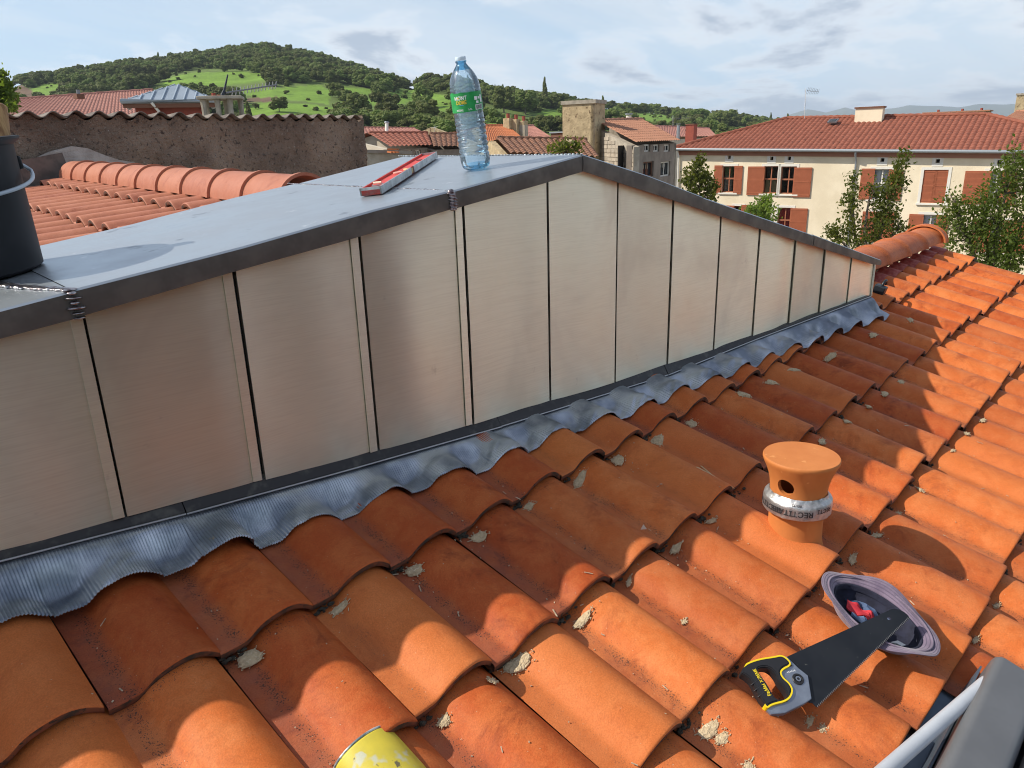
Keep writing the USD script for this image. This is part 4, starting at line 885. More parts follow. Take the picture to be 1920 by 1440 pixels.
# ------------------------------------------------------------------ hand saw
def saw():
    O = [1340, 1020]; S = 1920 / 460
    w2 = lambda pts: [(O[0] + u / S, O[1] + v / S) for u, v in pts]
    h1 = roof_hit(1400, 1275, .030); h2 = roof_hit(1528, 1325, .050); h3 = hit(1690, 1150, P0 + UN * .116, UN)
    n = unit(np.cross(h2 - h1, h3 - h1)); n = n if n[2] > 0 else -n
    ex = unit(h3 - h1); ey = np.cross(n, ex)
    def loc(pts): return [((q - h1) @ ex, (q - h1) @ ey) for q in (hit(u, v, h1, n) for u, v in w2(pts))]
    t = thing('hand_saw', 'hand saw with black blade and yellow edged handle lying across tiles and hat', 'saw')
    M['blade'] = surf('saw_blade', (.010, .012, .016), .38, .2, var=(.016, .018, .022), scale=12, speck=((.12, .12, .11), 130, .69), spec=.5, bump=.05, bump_scale=20, stretch=(1, 1, 1))
    M['saw_plate'] = surf('saw_plate', (.36, .40, .46), .32, .75, var=(.28, .31, .37), scale=20)
    M['grip'] = surf('grip_rubber', (.016, .016, .018), .45, bump=.25, bump_scale=400, bump_dist=.0006, spec=.5)
    M['saw_yellow'] = surf('saw_yellow', (.80, .60, .012), .45)
    def slab(pl, z0, z1, name, m, parent=t, lab=None, smooth=30, bev=0.0):
        if bev:
            cs = manifold3d.CrossSection([list(g) for g in pl] if isinstance(pl[0][0], (list, tuple)) else [pl], manifold3d.FillRule.EvenOdd)
            k = 4; ms = []
            zs = np.linspace(0, 1, k + 1)
            lay = []
            for a, b in zip(zs[:-1], zs[1:]):
                ins = bev * (1 - math.cos(math.pi / 2 * (1 - 0))) if False else 0
            steps = [(z0, -bev), (z0 + bev * .3, -bev * .45), (z0 + bev, 0), (z1 - bev, 0), (z1 - bev * .3, -bev * .45), (z1, -bev)]
            # stacked offset layers rounded into one solid
            for (za, oa), (zb, ob) in zip(steps[:-1], steps[1:]):
                o_ = (oa + ob) / 2 if abs(oa - ob) > 1e-9 else oa
                c2 = cs.offset(o_, manifold3d.JoinType.Round, circular_segments=16) if o_ else cs
                ms.append(c2.extrude(zb - za + 1e-4).translate([0, 0, za]))
            g = manifold3d.Manifold.batch_boolean(ms, manifold3d.OpType.Add)
            v, f = mm(g)
        else:
            p = pl if isinstance(pl, Polygon) else Polygon(pl)
            v, f = extrude(p.buffer(0), z1 - z0); v[:, 2] += z0
        return part(parent, name, (h1 + v[:, :1] * ex + v[:, 1:2] * ey + v[:, 2:] * n, f if np.dot(np.cross(ex, ey), n) > 0 else f[:, ::-1]), m, smooth=smooth, label=lab)
    back = [(545, 892), (1385, 510)]; tip = [(1410, 508), (1440, 513), (1480, 532), (1505, 552), (1518, 566)]
    a, b = np.array((1518, 566)), np.array((790, 1272)); nteeth = 70; teeth = []
    La, Lb = loc([tuple(a)])[0], loc([tuple(b)])[0]
    La, Lb = np.array(La), np.array(Lb); dd = (Lb - La) / nteeth; nrm = np.array([dd[1], -dd[0]]); nrm = nrm / np.linalg.norm(nrm)
    ctr = np.array(loc([(1000, 900)])[0])
    if (ctr - La) @ nrm > 0: nrm = -nrm
    for i in range(nteeth):
        teeth += [tuple(La + dd * i), tuple(La + dd * (i + .55) + nrm * .0046)]
    teeth.append(tuple(Lb))
    bl_poly = Polygon(loc(back + tip) + teeth[1:] + loc([(765, 1245), (700, 1235), (640, 1020), (590, 940)]))
    hc = np.array(loc([(1365, 583)])[0]); hole = shapely.affinity.scale(shapely.Point(*hc).buffer(.0052), 1.0, .8) if hasattr(shapely, 'affinity') else shapely.Point(*hc).buffer(.0048)
    slab(bl_poly.buffer(0).difference(hole), -.0006, .0006, 'blade', M['blade'], smooth=False)
    tl_ = [Polygon([tuple(La + dd * i), tuple(La + dd * (i + .55) + nrm * .0047), tuple(La + dd * (i + .62) + nrm * .0028), tuple(La + dd * (i + .25) + nrm * .0004)]) for i in range(nteeth)]
    M['tooth'] = surf('saw_tooth', (.42, .40, .38), .35, .8)
    tv = cat([((lambda q: (q[0] + [0, 0, .0003], q[1]))(extrude(p_.buffer(0), .0006))) for p_ in tl_ if p_.buffer(0).area > 1e-8])
    part(t, 'tooth_edge', (h1 + tv[0][:, :1] * ex + tv[0][:, 1:2] * ey + (tv[0][:, 2:] + .0002) * n, tv[1]), M['tooth'])
    plate = loc([(520, 886), (555, 893), (650, 985), (722, 1042), (750, 1222), (690, 1262), (610, 1300), (540, 1335), (430, 1345), (400, 1312), (430, 1275), (560, 1245), (600, 1175), (572, 1112), (507, 1060), (502, 1008), (600, 965)])
    pc = plate
    slab([pc], -.007, .0075, 'shoe_plate', M['saw_plate'], bev=.0018)
    outer = loc([(183, 1022), (196, 990), (214, 968), (262, 940), (350, 914), (440, 902), (522, 884), (602, 965), (507, 1010), (512, 1056), (580, 1113), (604, 1178), (562, 1250), (432, 1280), (398, 1312), (360, 1262), (325, 1205), (292, 1140), (262, 1085), (215, 1050), (192, 1042)])
    inner = loc([(318, 1002), (345, 988), (392, 985), (432, 1005), (468, 1048), (492, 1100), (540, 1160), (560, 1205), (535, 1235), (475, 1238), (440, 1200), (400, 1120), (355, 1060)])
    def smooth_loop(p, it=2):
        p = np.array(p)
        for _ in range(it):
            q = np.roll(p, -1, 0); p = np.stack([.75 * p + .25 * q, .25 * p + .75 * q], 1).reshape(-1, 2)
        return [tuple(x) for x in p]
    so, si = smooth_loop(outer), smooth_loop(inner)
    hp = Polygon(so).buffer(0)
    yl = hp.buffer(-.0004); band = hp.difference(hp.buffer(-.0034))
    # yellow edge only along the plate side and the back
    keep = Polygon(loc([(225, 900), (350, 880), (520, 860), (660, 960), (560, 1020), (545, 1050), (620, 1100), (660, 1200), (590, 1300), (440, 1400), (360, 1345), (380, 1270), (470, 1250), (545, 1225), (575, 1180), (540, 1120), (480, 1065), (478, 985), (570, 955), (505, 905), (430, 930), (330, 940), (235, 975)])).buffer(0)
    yb_ = band.intersection(keep)
    for g in (yb_.geoms if hasattr(yb_, 'geoms') else [yb_]):
        if g.area > 1e-5: slab(g, -.0120, .0128, 'yellow_edge', M['saw_yellow'])
    core = hp.buffer(-.0028)
    ci = Polygon(si).buffer(0)
    co = [list(core.exterior.coords)[:-1], list(ci.exterior.coords)[:-1]]
    hnd = slab(co, -.0135, .0145, 'handle', M['grip'], bev=.0055, smooth=50)
    # grip ridges
    for (u, v) in ((275, 1120), (300, 1165), (330, 1212)):
        c = np.array(loc([(u, v), (u + 75, v - 45)])); 
        pts = [h1 + c[0][0] * ex + c[0][1] * ey + n * .008, h1 + (c[0][0] * .7 + c[1][0] * .3) * ex + (c[0][1] * .7 + c[1][1] * .3) * ey + n * .0135, h1 + (c[0][0] * .2 + c[1][0] * .8) * ex + (c[0][1] * .2 + c[1][1] * .8) * ey + n * .0143]
        part(hnd, 'grip_ridge', tube(pts, .0014, 6), M['grip'], smooth=True)
    # lettering on the grip
    l0, l1 = (np.array(q) for q in loc([(424, 1210), (300, 1002)]))
    td = (l1 - l0) / np.linalg.norm(l1 - l0); tn = np.array([-td[1], td[0]])
    ctrh = np.array(loc([(420, 1080)])[0])
    for txt, off, h, ln in (('FatMax', 0.0, .0078, .45), ('XTREME', .50, .0070, .5)):
        tm = meshkit.text_mesh(txt, h, .0004, bold=True); v = np.array(tm.vertices); Lw_ = np.linalg.norm(l1 - l0); sx = Lw_ * ln / v[:, 0].max()
        x = off * Lw_ + v[:, 0] * sx; y = v[:, 1] - .001
        side = 1.0
        q2 = l0 + np.outer(x, td) + np.outer(y, tn) * side
        part(hnd, 'lettering', (h1 + q2[:, :1] * ex + q2[:, 1:2] * ey + (v[:, 2:] + .0144) * n, tm.faces), M['saw_yellow'])
    kc = np.array(loc([(642, 1072)])[0]); kc = h1 + kc[0] * ex + kc[1] * ey
    v, f = lathe([(0, .007), (.0125, .007), (.0125, .0095), (.0115, .0105), (.0085, .0105), (.0075, .0090), (.0045, .0090), (.004, .0105), (0, .0105)], 36)
    part(t, 'knob', place((v, f), kc, ex, ey, n), M['grip'], smooth=35)
    v, f = lathe([(.0030, .0104), (.0058, .0104), (.0058, .0109), (.0030, .0109)], 24); part(t, 'knob_ring', place((v, f), kc, ex, ey, n), M['saw_plate'], smooth=35)
    m0, m1 = (np.array(q) for q in loc([(560, 1018), (618, 1003)]))
    for q in range(6):
        c = m0 + (m1 - m0) * q / 5; part(t, 'scale_mark', cbox(h1 + c[0] * ex + c[1] * ey + n * .0077, ex, ey, n, .0012, .0035 if q % 2 else .0025, .0006), surf('mark_white', (.7, .7, .7), .6) if q == 0 else '/World/Looks/mark_white')
saw()

# ------------------------------------------------------------------ yellow worn guard at the lower edge
def yellow_box():
    c = roof_hit(712, 1424, .024); ax = unit(UB + UA * .02)
    t = thing('yellow_case', 'worn yellow rounded metal case with chipped grey rim at the bottom edge', 'tool case')
    M['yellow_paint'] = surf('yellow_paint', (.66, .53, .05), .55, var=(.56, .46, .05), scale=14, speck=((.14, .12, .06), 48, .66), spec2=((.50, .50, .36), 14, .60), bump=.08, bump_scale=40)
    M['chipped_rim'] = surf('chipped_rim', (.20, .24, .25), .5, .4, var=(.62, .63, .60), scale=45, fac=(.45, .6))
    X = UA; Zn = UN
    n = 34; a = np.linspace(-.12 * np.pi, .95 * np.pi, n)
    def arc(r, y, zs=.78): return c + ax * y + np.outer(-np.cos(a) * r, X) + np.outer(np.sin(a) * r * zs - .030, Zn)
    V = [arc(.057, -.046), arc(.0605, -.044), arc(.0625, -.040), arc(.0630, .0), arc(.0630, .05), arc(.0625, .075), arc(.057, .078)]
    V = np.array(V); part(t, 'shell', (V.reshape(-1, 3), grid_faces(7, n, True)), M['yellow_paint'], smooth=True)
    rim = arc(.0600, -.0465); part(t, 'rim', tube(rim, .0024, 8), M['chipped_rim'], smooth=True)
    e = np.array([arc(.0630, y)[0] for y in (-.044, .078)])
    part(t, 'side_rim', tube(np.linspace(e[0], e[1], 12), .0022, 8), M['chipped_rim'], smooth=True)
    ce = c - ax * .044 + Zn * -.030
    part(t, 'end_wall', (np.vstack([arc(.058, -.0455), ce]), np.array([[n, i + 1, i] for i in range(n - 1)])), M['chipped_rim'])
yellow_box()

# ------------------------------------------------------------------ roof window at the lower right corner
def roof_window():
    t = thing('roof_window', 'grey framed roof window with a pale round bar at the lower right corner', 'roof window')
    M['window_grey'] = surf('window_grey', (.17, .173, .178), .42, .3, var=(.15, .153, .158), scale=8, speck=((.3, .3, .3), 90, .73))
    M['window_black'] = surf('window_black', (.012, .012, .015), .35, speck=((.10, .10, .11), 160, .70))
    M['bar_grey'] = surf('bar_grey', (.50, .53, .57), .45, .1, var=(.45, .48, .52), scale=15)
    M['apron'] = surf('apron', (.15, .19, .24), .5, .6, var=(.12, .15, .19), scale=6, speck=((.03, .03, .035), 30, .72))
    fl = lambda i, v, h: P0 + UA * (i * TW) + UB * v + UN * h
    hA = hit(1735, 1440, P0 + UN * .135, UN); hB = hit(1885, 1252, P0 + UN * .135, UN)
    iB, vB = roof_iv(hB); iA, vA = roof_iv(hA); vv = .5 * (vA + vB); iR = iB + .22
    w = iR + 1.5
    # hood: rounded bar across the head of the window
    part(t, 'hood', rbox(fl(iR - w / 2, vv + .050, .085), UA, UB, UN, w * TW, .105, .105, .022, 16), M['window_grey'], smooth=40)
    part(t, 'side_casing', rbox(fl(iR - .18, vv + .75, .075), UA, UB, UN, .075, 1.25, .09, .014, 10), M['window_grey'], smooth=40)
    part(t, 'blind', rbox(fl(iR - w / 2 - .1, vv + .69, .100), UA, UB, UN, (w - .6) * TW, 1.16, .082, .006, 8), M['window_black'], smooth=40)
    # bar in front of the hood
    b0, b1 = hit(1665, 1440, P0 + UN * .110, UN), hit(1852, 1277, P0 + UN * .110, UN)
    d = unit(b1 - b0); pts = [b0 - d * .4, b0, b1 - d * .02, b1 - d * .004, b1]
    part(t, 'bar', tube(pts, [.0145, .0145, .0145, .0135, .010], 20), M['bar_grey'], smooth=40)
    # metal apron under the cut tiles
    part(t, 'apron', cat([obox(fl(-4, 3 * TL - .16, -.030), UA * ((iR + 4.2) * TW), UB * .45, UN * .004), obox(fl(iR + .0, vv - .1, -.030), UA * (.75 * TW), UB * 1.6, UN * .0035)]), M['apron'])
    part(t, 'apron_fold', obox(fl(-4, vv - .010, -.026), UA * ((iR + 4) * TW), UB * .004, UN * .10), M['apron'])
    part(t, 'apron_lap', obox(fl(7.0, 3 * TL - .02, -.0255), UA * (.10), UB * .16, UN * .002), surf('apron_red', (.22, .11, .09), .5, .3))
roof_window()

# ------------------------------------------------------------------ small black clip on the last tiles beside the wall end
cp = roof_hit(1650, 543, .02)
cl = thing('pipe_clip', 'small black plastic clip on the tiles beside the far end of the wall', 'clip')
M['black_plastic'] = surf('black_plastic', (.012, .016, .022), .4)
part(cl, 'block', rbox(cp, UA, UB, UN, .05, .06, .05, .006, 8), M['black_plastic'], smooth=40)
part(cl, 'ring', tube([cp + UN * .02 + UA * .035 + (UA * math.cos(q) + UN * math.sin(q)) * .028 for q in np.linspace(0, 4.6, 16)], .008, 8), M['black_plastic'], smooth=True)

# ------------------------------------------------------------------ crumbly sawdust dabs in the channels, and loose crumbs
M['sawdust'] = surf('sawdust', (.62, .485, .30), .95, var=(.48, .37, .23), scale=140, bump=1.0, bump_scale=330, bump_dist=.003, speck=((.72, .62, .44), 210, .60), spec2=((.16, .13, .09), 240, .70))
dabs = [(468, 1234, 58), (637, 1142, 40), (775, 1070, 46), (898, 1008, 40), (993, 950, 32), (1087, 902, 42), (1160, 864, 42), (1235, 827, 44), (222, 1362, 50), (268, 1338, 42), (968, 1248, 62), (925, 1275, 26), (1092, 1165, 42), (832, 1352, 34), (1268, 1030, 30), (1335, 977, 24),
        (1298, 795, 34), (1362, 760, 26), (1398, 740, 40), (1450, 716, 34), (1492, 694, 34), (1544, 828, 22), (1592, 790, 24), (1632, 762, 24), (1662, 738, 24), (1692, 716, 18), (1600, 1050, 26), (1646, 1003, 26), (1690, 957, 18), (1728, 917, 22), (1790, 845, 12), (1816, 813, 14), (1845, 788, 16),
        (1330, 1370, 52), (1355, 1385, 34), (1520, 1352, 28), (1545, 1366, 24), (1405, 1435, 30), (1872, 1135, 18), (1832, 1200, 18), (1180, 1092, 22), (1285, 1165, 18), (1560, 668, 26), (1640, 628, 22), (1710, 600, 20)]
special = {1: 'sawdust dab under the lip of the second tile from the left, in shade', 2: 'sawdust dab in the third shaded channel from the left', 7: 'sawdust dab close below the flashing under the wall peak', 8: 'left half of a split sawdust smear at the lower left',
           9: 'right half of a split sawdust smear at the lower left', 10: 'large sunlit sawdust dab in the middle of the near roof', 13: 'sawdust dab right of the yellow case', 14: 'sawdust dab in shadow left of the vent cowl', 21: 'sawdust dab just right of the vent cowl rim', 26: 'sawdust dab below the vent cowl foot', 27: 'sawdust dab in the cowl shadow',
           34: 'smaller sawdust dab touching the long one left of the saw handle', 36: 'second small sawdust lump below the saw handle', 37: 'sunlit sawdust dab cut by the lower edge of the picture', 38: 'sawdust dab right of the hat at the right edge', 39: 'sawdust dab between the hat and the roof window',
           0: 'sawdust dab against a barrel in the left part of the first tile row', 33: 'long pale sawdust dab on a tile left of the saw handle', 35: 'sawdust dab lying just below the saw handle'}
for q, (u, v, s) in enumerate(dabs):
    p = roof_hit(u, v, .004); dist = np.linalg.norm(p - CAM); r = s / 2 / FPX * dist * .60
    g = np.random.default_rng(400 + q)
    ico = trimesh.creation.icosphere(subdivisions=4); w = np.array(ico.vertices)
    el = g.uniform(1.0, 1.5); rot = g.uniform(-.6, .6)
    rad = 1 + .9 * (meshkit.fbm(w * 1.3 + q * 7.7, 3) - .5) + .22 * (meshkit.noise(w * 4 + q) - .5) + .05 * (meshkit.noise(w * 20 + q) - .5)
    w = w * rad[:, None] * [r * el, r / el * .9, min(.007, r * .30)]
    w[:, 2] = np.maximum(w[:, 2], -.004)
    # mostly lying along the course, each one turned a little
    ca, sa_ = math.cos(rot), math.sin(rot); w = w @ np.array([[ca, sa_, 0], [-sa_, ca, 0], [0, 0, 1]])
    i, vv = roof_iv(p); i0 = i + w[:, 0] / TW; v0_ = vv + w[:, 1]
    rowlo = math.floor(vv / TL) * TL
    hh = np.array(HP(i0 - np.floor(i0))) - DROP * (1 - (np.clip(v0_, rowlo + .001, rowlo + TL - .002) - rowlo) / TL)
    V = P0 + np.outer(i0 * TW, UA) + np.outer(v0_, UB) + np.outer(hh + w[:, 2] * np.where(w[:, 2] > 0, 1, 1) + .002, UN)
    gr = []
    for _ in range(70):
        th = g.uniform(0, 6.28); k = int(np.argmax(w[:, :2] @ [math.cos(th), math.sin(th)])); ww = w[k, :2] * g.uniform(.6, 1.3)
        ii, v2 = i + ww[0] / TW, vv + ww[1]; h_ = float(HP(ii - math.floor(ii))) - DROP * (1 - (min(max(v2, rowlo + .001), rowlo + TL - .002) - rowlo) / TL)
        b_ = trimesh.creation.icosahedron(); gr.append((b_.vertices * g.uniform(.0007, .0019) * [g.uniform(.8, 1.6), 1, .8] + P0 + UA * ii * TW + UB * v2 + UN * (h_ + .002 + .003 * g.random()), b_.faces))
    V, fc = cat([(V, ico.faces)] + gr)
    solo('sawdust_dab', (V, fc), M['sawdust'], special.get(q, 'pale crumbly sawdust dab stuck in a tile channel below a lip'), 'sawdust', None if q in special else 'sawdust dabs in the tile channels', smooth=True)
M['crumb'] = surf('crumb', (.58, .47, .33), .95, var=(.40, .30, .2), scale=90)
g = np.random.default_rng(77); out = []
for q in range(800):
    u, v = g.uniform(60, 1915), g.uniform(640, 1438)
    p = roof_hit(u, v, .0) if False else None
    i, vv = g.uniform(-2, 27), g.uniform(-.2, 1.0)
    if g.random() < .75:
        i = math.floor(i) + abs(g.normal(.16, .09)); 
    if g.random() < .5: vv = math.floor(vv / TL) * TL + abs(g.normal(.0, .09)) + .005
    pp = roof_pt(np.array([i]), np.array([vv]), .0015)[0]
    if wall_y(pp[0]) - pp[1] < .16: continue
    if i < 7.6 and vv > 1.0: continue
    L = g.uniform(.0015, .004) if g.random() < .85 else g.uniform(.008, .022)
    th = g.uniform(0, 6.28); X = UA * math.cos(th) + UB * math.sin(th); Y = np.cross(UN, X)
    out.append(cbox(pp, X, Y, UN + X * g.normal(0, .2), L, min(L, g.uniform(.0012, .0028)), .0014))
solo('crumbs', cat(out), M['crumb'], 'loose sawdust crumbs and splinters scattered over the tiles', None, None, 'stuff')
M['moss'] = surf('moss', (.030, .026, .018), 1.0, var=(.06, .055, .04), scale=80, bump=1, bump_scale=200)
out = []
for j in range(0, 4):                        # dirt packed under the lips, in the channel corners
    for k in range(-1, 28):
        if in_skylight(k, j + 1): continue
        m = int(g.integers(5, 16))
        for _ in range(m):
            i = k + abs(g.normal(.10, .08)); vv = j * TL + g.uniform(-.004, .010)
            pp = roof_pt(np.array([i]), np.array([j * TL + .004]), .0)[0] + UB * (vv - j * TL - .004) + UN * g.uniform(.0, .012)
            if wall_y(pp[0]) - pp[1] < .14: continue
            s = trimesh.creation.icosphere(subdivisions=1); sc = g.uniform(.002, .0055) * (1 + .8 * (meshkit.noise(s.vertices * 2 + _ + k) - .5))[:, None]
            out.append((s.vertices * sc * [1.5, 1, .8] + pp, s.faces))
solo('lip_dirt', cat(out), M['moss'], 'dark mossy dirt packed in the corners under the tile lips', None, None, 'stuff')
# two straws on a tile in front of the cowl
M['straw'] = surf('straw', (.62, .48, .28), .8)
for (a, b), lab in ((((1306, 876), (1345, 897)), 'longer pale wood splinter on a tile left of the vent cowl'), (((1314, 874), (1336, 892)), 'shorter wood splinter crossing the longer one left of the vent cowl'), (((1366, 908), (1376, 916)), 'tiny pale splinter near the tile lip left of the vent cowl')):
    pa, pb_ = roof_hit(*a, .003), roof_hit(*b, .003); d = unit(pb_ - pa); s = np.cross(UN, d)
    solo('splinter', cat([obox(pa - s * .0025, pb_ - pa, s * .004, UN * .0016), obox(pa - s * .0010 + d * .005 + UN * .0012, (pb_ - pa) * .8, s * .0022, UN * .0014)]), M['straw'], lab, 'splinter')
tri = roof_hit(1201, 993, .004)
solo('paper_scrap', (np.array([tri, tri + UA * .012 - UB * .004, tri + UB * .012 + UN * .006 + UA * .01, tri + UA * .006 + UN * .016]), np.array([[0, 1, 3], [1, 2, 3], [0, 3, 2], [0, 2, 1]])), surf('pale_scrap', (.72, .62, .5), .8), 'tiny pale triangular chip standing on a shaded tile', 'scrap')

# ------------------------------------------------------------------ land: one sheet from the street to the hill and on to the horizon
def horizon_y(x): return 265.3 - .0304 * (x - 960)
SKY_PX = np.array([(-700, 262), (-300, 240), (-60, 214), (0, 181), (20, 166), (36, 156), (60, 151), (130, 136), (200, 121), (300, 113), (330, 106), (400, 98), (450, 93), (500, 85), (560, 96), (620, 109), (680, 123), (740, 141), (770, 151), (800, 144), (850, 142), (920, 159), (1000, 171),
                   (1050, 176), (1100, 181), (1150, 188), (1220, 194), (1290, 203), (1380, 213), (1430, 224), (1500, 238), (1600, 244), (2300, 224)], float)
RS_PX = np.array([(-700, 1300), (0, 1250), (300, 1300), (500, 1350), (700, 1150), (770, 1000), (850, 900), (1000, 950), (1200, 1100), (1430, 1300), (2300, 1500)], float)
skaz, skt = [], []
for u, v in SKY_PX:
    d = ray(u, v); skaz.append(math.atan2(d[0], d[1])); skt.append(d[2] / math.hypot(d[0], d[1]))
skaz, skt = np.array(skaz), np.array(skt)
rsaz = []
for u, r in RS_PX:
    d = ray(u, horizon_y(u)); rsaz.append(math.atan2(d[0], d[1]))
rsaz = np.array(rsaz)
R0, TREE_H = 150.0, 13.0
def land(az, r):
    az, r = np.asarray(az, float), np.asarray(r, float)
    rs = np.interp(az, rsaz, RS_PX[:, 1]); t = np.interp(az, skaz, skt, left=skt[0], right=skt[-1])
    edge = np.clip((az - (skaz[0] - .2)) / .2, 0, 1) * np.clip(((skaz[-1] + .2) - az) / .2, 0, 1)
    lowl = np.interp(az, [skaz[3], skaz[6], skaz[8]], [.15, .45, 1.0])
    top = np.maximum(ZC + t * rs - TREE_H * lowl * np.clip((t + .0) / .03, 0, 1), 0) * edge
    s = np.clip((r - R0) / (rs - R0), 0, None)
    up = np.where(s < 1, .30 * s + .70 * s * s * (3 - 2 * s), 1.0)
    down = np.exp(-np.clip(s - 1, 0, None) * 1.6)
    x, y = r * np.sin(az), r * np.cos(az)
    bump = (meshkit.fbm(np.stack([x / 140, y / 140, x * 0], -1), 4) - .5) * 26 * np.clip(s, 0, 1) * np.clip(1.15 - s, 0.0, 1)
    return top * up * down + bump * edge
azs = np.concatenate([np.arange(-math.pi, -.42, .03), np.arange(-.42, 1.62, .0026), np.arange(1.62, math.pi + .01, .03)]); azs[-1] = math.pi
rad = np.concatenate([[.5, 20, 60, 110], np.geomspace(150, 2200, 130), np.geomspace(2400, 42000, 10)])
A_, Rr_ = np.meshgrid(azs, rad)
Zl = land(A_, Rr_)
GV = np.stack([Rr_ * np.sin(A_), Rr_ * np.cos(A_), Zl], -1).reshape(-1, 3)
polys = {'meadow': [[(55, 169), (84, 157), (124, 158), (126, 177), (73, 178)], [(299, 159), (328, 142), (365, 136), (456, 134), (512, 141), (489, 152), (419, 163), (357, 167), (292, 165)], [(448, 170), (510, 166), (598, 159), (622, 172), (616, 196), (547, 187), (474, 183)],
                    [(440, 197), (510, 191), (569, 195), (625, 200), (640, 214), (547, 222), (440, 214)], [(651, 198), (706, 180), (749, 168), (793, 168), (822, 176), (850, 183), (852, 211), (815, 208), (786, 190), (749, 196), (676, 199)],
                    [(905, 215), (968, 219), (1002, 228), (968, 236), (905, 233)], [(1010, 207), (1056, 201), (1058, 221), (1003, 220)], [(1178, 213), (1223, 212), (1270, 220), (1262, 230), (1205, 227)], [(1060, 205), (1120, 203), (1180, 211), (1120, 216)], [(640, 160), (700, 170), (690, 180), (640, 170)]],
         'pale': [[(135, 132), (179, 141), (183, 152), (146, 147)], [(200, 124), (300, 115), (310, 120), (230, 130)], [(812, 157), (846, 161), (838, 171)], [(780, 236), (905, 226), (905, 246), (780, 246)]],
         'soil': [[(452, 184), (520, 182), (523, 190), (450, 194)], [(1001, 224), (1056, 222), (1036, 246), (992, 238)], [(18, 168), (40, 158), (62, 172), (76, 184), (20, 186)], [(770, 240), (860, 238), (860, 252), (770, 252)]]}
col = {'meadow': (.15, .255, .034), 'pale': (.215, .215, .085), 'soil': (.13, .085, .055), None: (.115, .165, .040)}
def pix_many(P):
    c = (np.asarray(P) - CAM) @ R; w = np.maximum(c[:, 2], 1e-3)
    return 960 + FPX * c[:, 0] / w, 720 + FPX * c[:, 1] / w, c[:, 2]
PU, PV, PW = pix_many(GV)
def land_use(u, v):
    out = np.full(len(u), None, object)
    for k, ps in polys.items():
        for p in ps:
            out[shapely.contains_xy(Polygon(p), u, v)] = k
    return out
use = land_use(PU, PV); use[(PW < 140)] = None
C = np.array([col[k] for k in use])
far_ = Rr_.ravel() > 2300; C[far_] = (.07, .11, .03)
C[Rr_.ravel() < 140] = (.27, .245, .205)
gp = usdkit.mesh(stage, path_for('/World', 'ground'), (GV, grid_faces(len(rad), len(azs), True)), None, smooth=True)
UsdGeom.PrimvarsAPI(gp).CreatePrimvar('land', Sdf.ValueTypeNames.Color3fArray, 'vertex').Set(Vt.Vec3fArray.FromNumpy(C.astype(np.float32)))
M['ground'] = mat('ground', {'p': ('principled_bsdf', {'roughness': .95, 'specular_ior_level': .2}), 'a': ('attribute', {'attribute': 'land'}), 'g': ('geometry', {}), 'n': ('noise_texture', {'scale': .035, 'detail': 12.0, 'roughness': .78}),
    'r': ('map_range', {'from_min': .3, 'from_max': .7, 'to_min': .58, 'to_max': 1.36, 'clamp': True}), 'h': ('hsv', {})},
    [('a.color', 'h.color'), ('g.position', 'n.vector'), ('n.fac', 'r.value'), ('r.result', 'h.value'), ('h.color', 'p.base_color')])
UsdShade.MaterialBindingAPI.Apply(gp.GetPrim()).Bind(M['ground']); meta(gp.GetPrim(), 'land rising from the town to a wooded hill with green meadows', kind='structure')
# distant blue mountains
mz = np.array([(1380, 8), (1440, 14), (1480, 26), (1510, 33), (1545, 26), (1580, 33), (1615, 24), (1660, 28), (1700, 33), (1745, 30), (1790, 26), (1830, 30), (1880, 26), (1960, 30), (2100, 18)], float)
def range_mesh(D, scale, seed, lo, hi):
    us = np.arange(lo, hi, 4.0); hpx = (np.interp(us, mz[:, 0], mz[:, 1]) + 9 * np.clip((us - 1380) / 70, 0, 1)) * scale + 3 * (meshkit.fbm(np.stack([us / 40, us * 0 + seed, us * 0], -1), 4) - .5)
    rows = []
    for fr, dd in ((0, 0), (.35, 500), (.75, 1200), (1, 2200), (.6, 4200), (0, 6000)):
        P = []
        for u, h in zip(us, hpx):
            d = ray(u, horizon_y(u)); d = d / math.hypot(d[0], d[1]); P.append([d[0] * (D + dd), d[1] * (D + dd), max(0, fr * (h / FPX * D * 1.05)) - 5])
        rows.append(P)
    V = np.array(rows); return V.reshape(-1, 3), grid_faces(6, len(us), True)
M['mountain'] = surf('mountain', (.05, .075, .05), 1.0, var=(.07, .09, .05), scale=.0006, detail=6)
solo('mountains', range_mesh(14000, 1.0, 1, 1380, 2300), M['mountain'], 'distant blue mountain range on the horizon at the right', kind='structure', smooth=True)
solo('mountains', range_mesh(8000, .62, 9, 1560, 2300), M['mountain'], 'nearer blue ridge on the horizon at the far right', kind='structure', smooth=True)

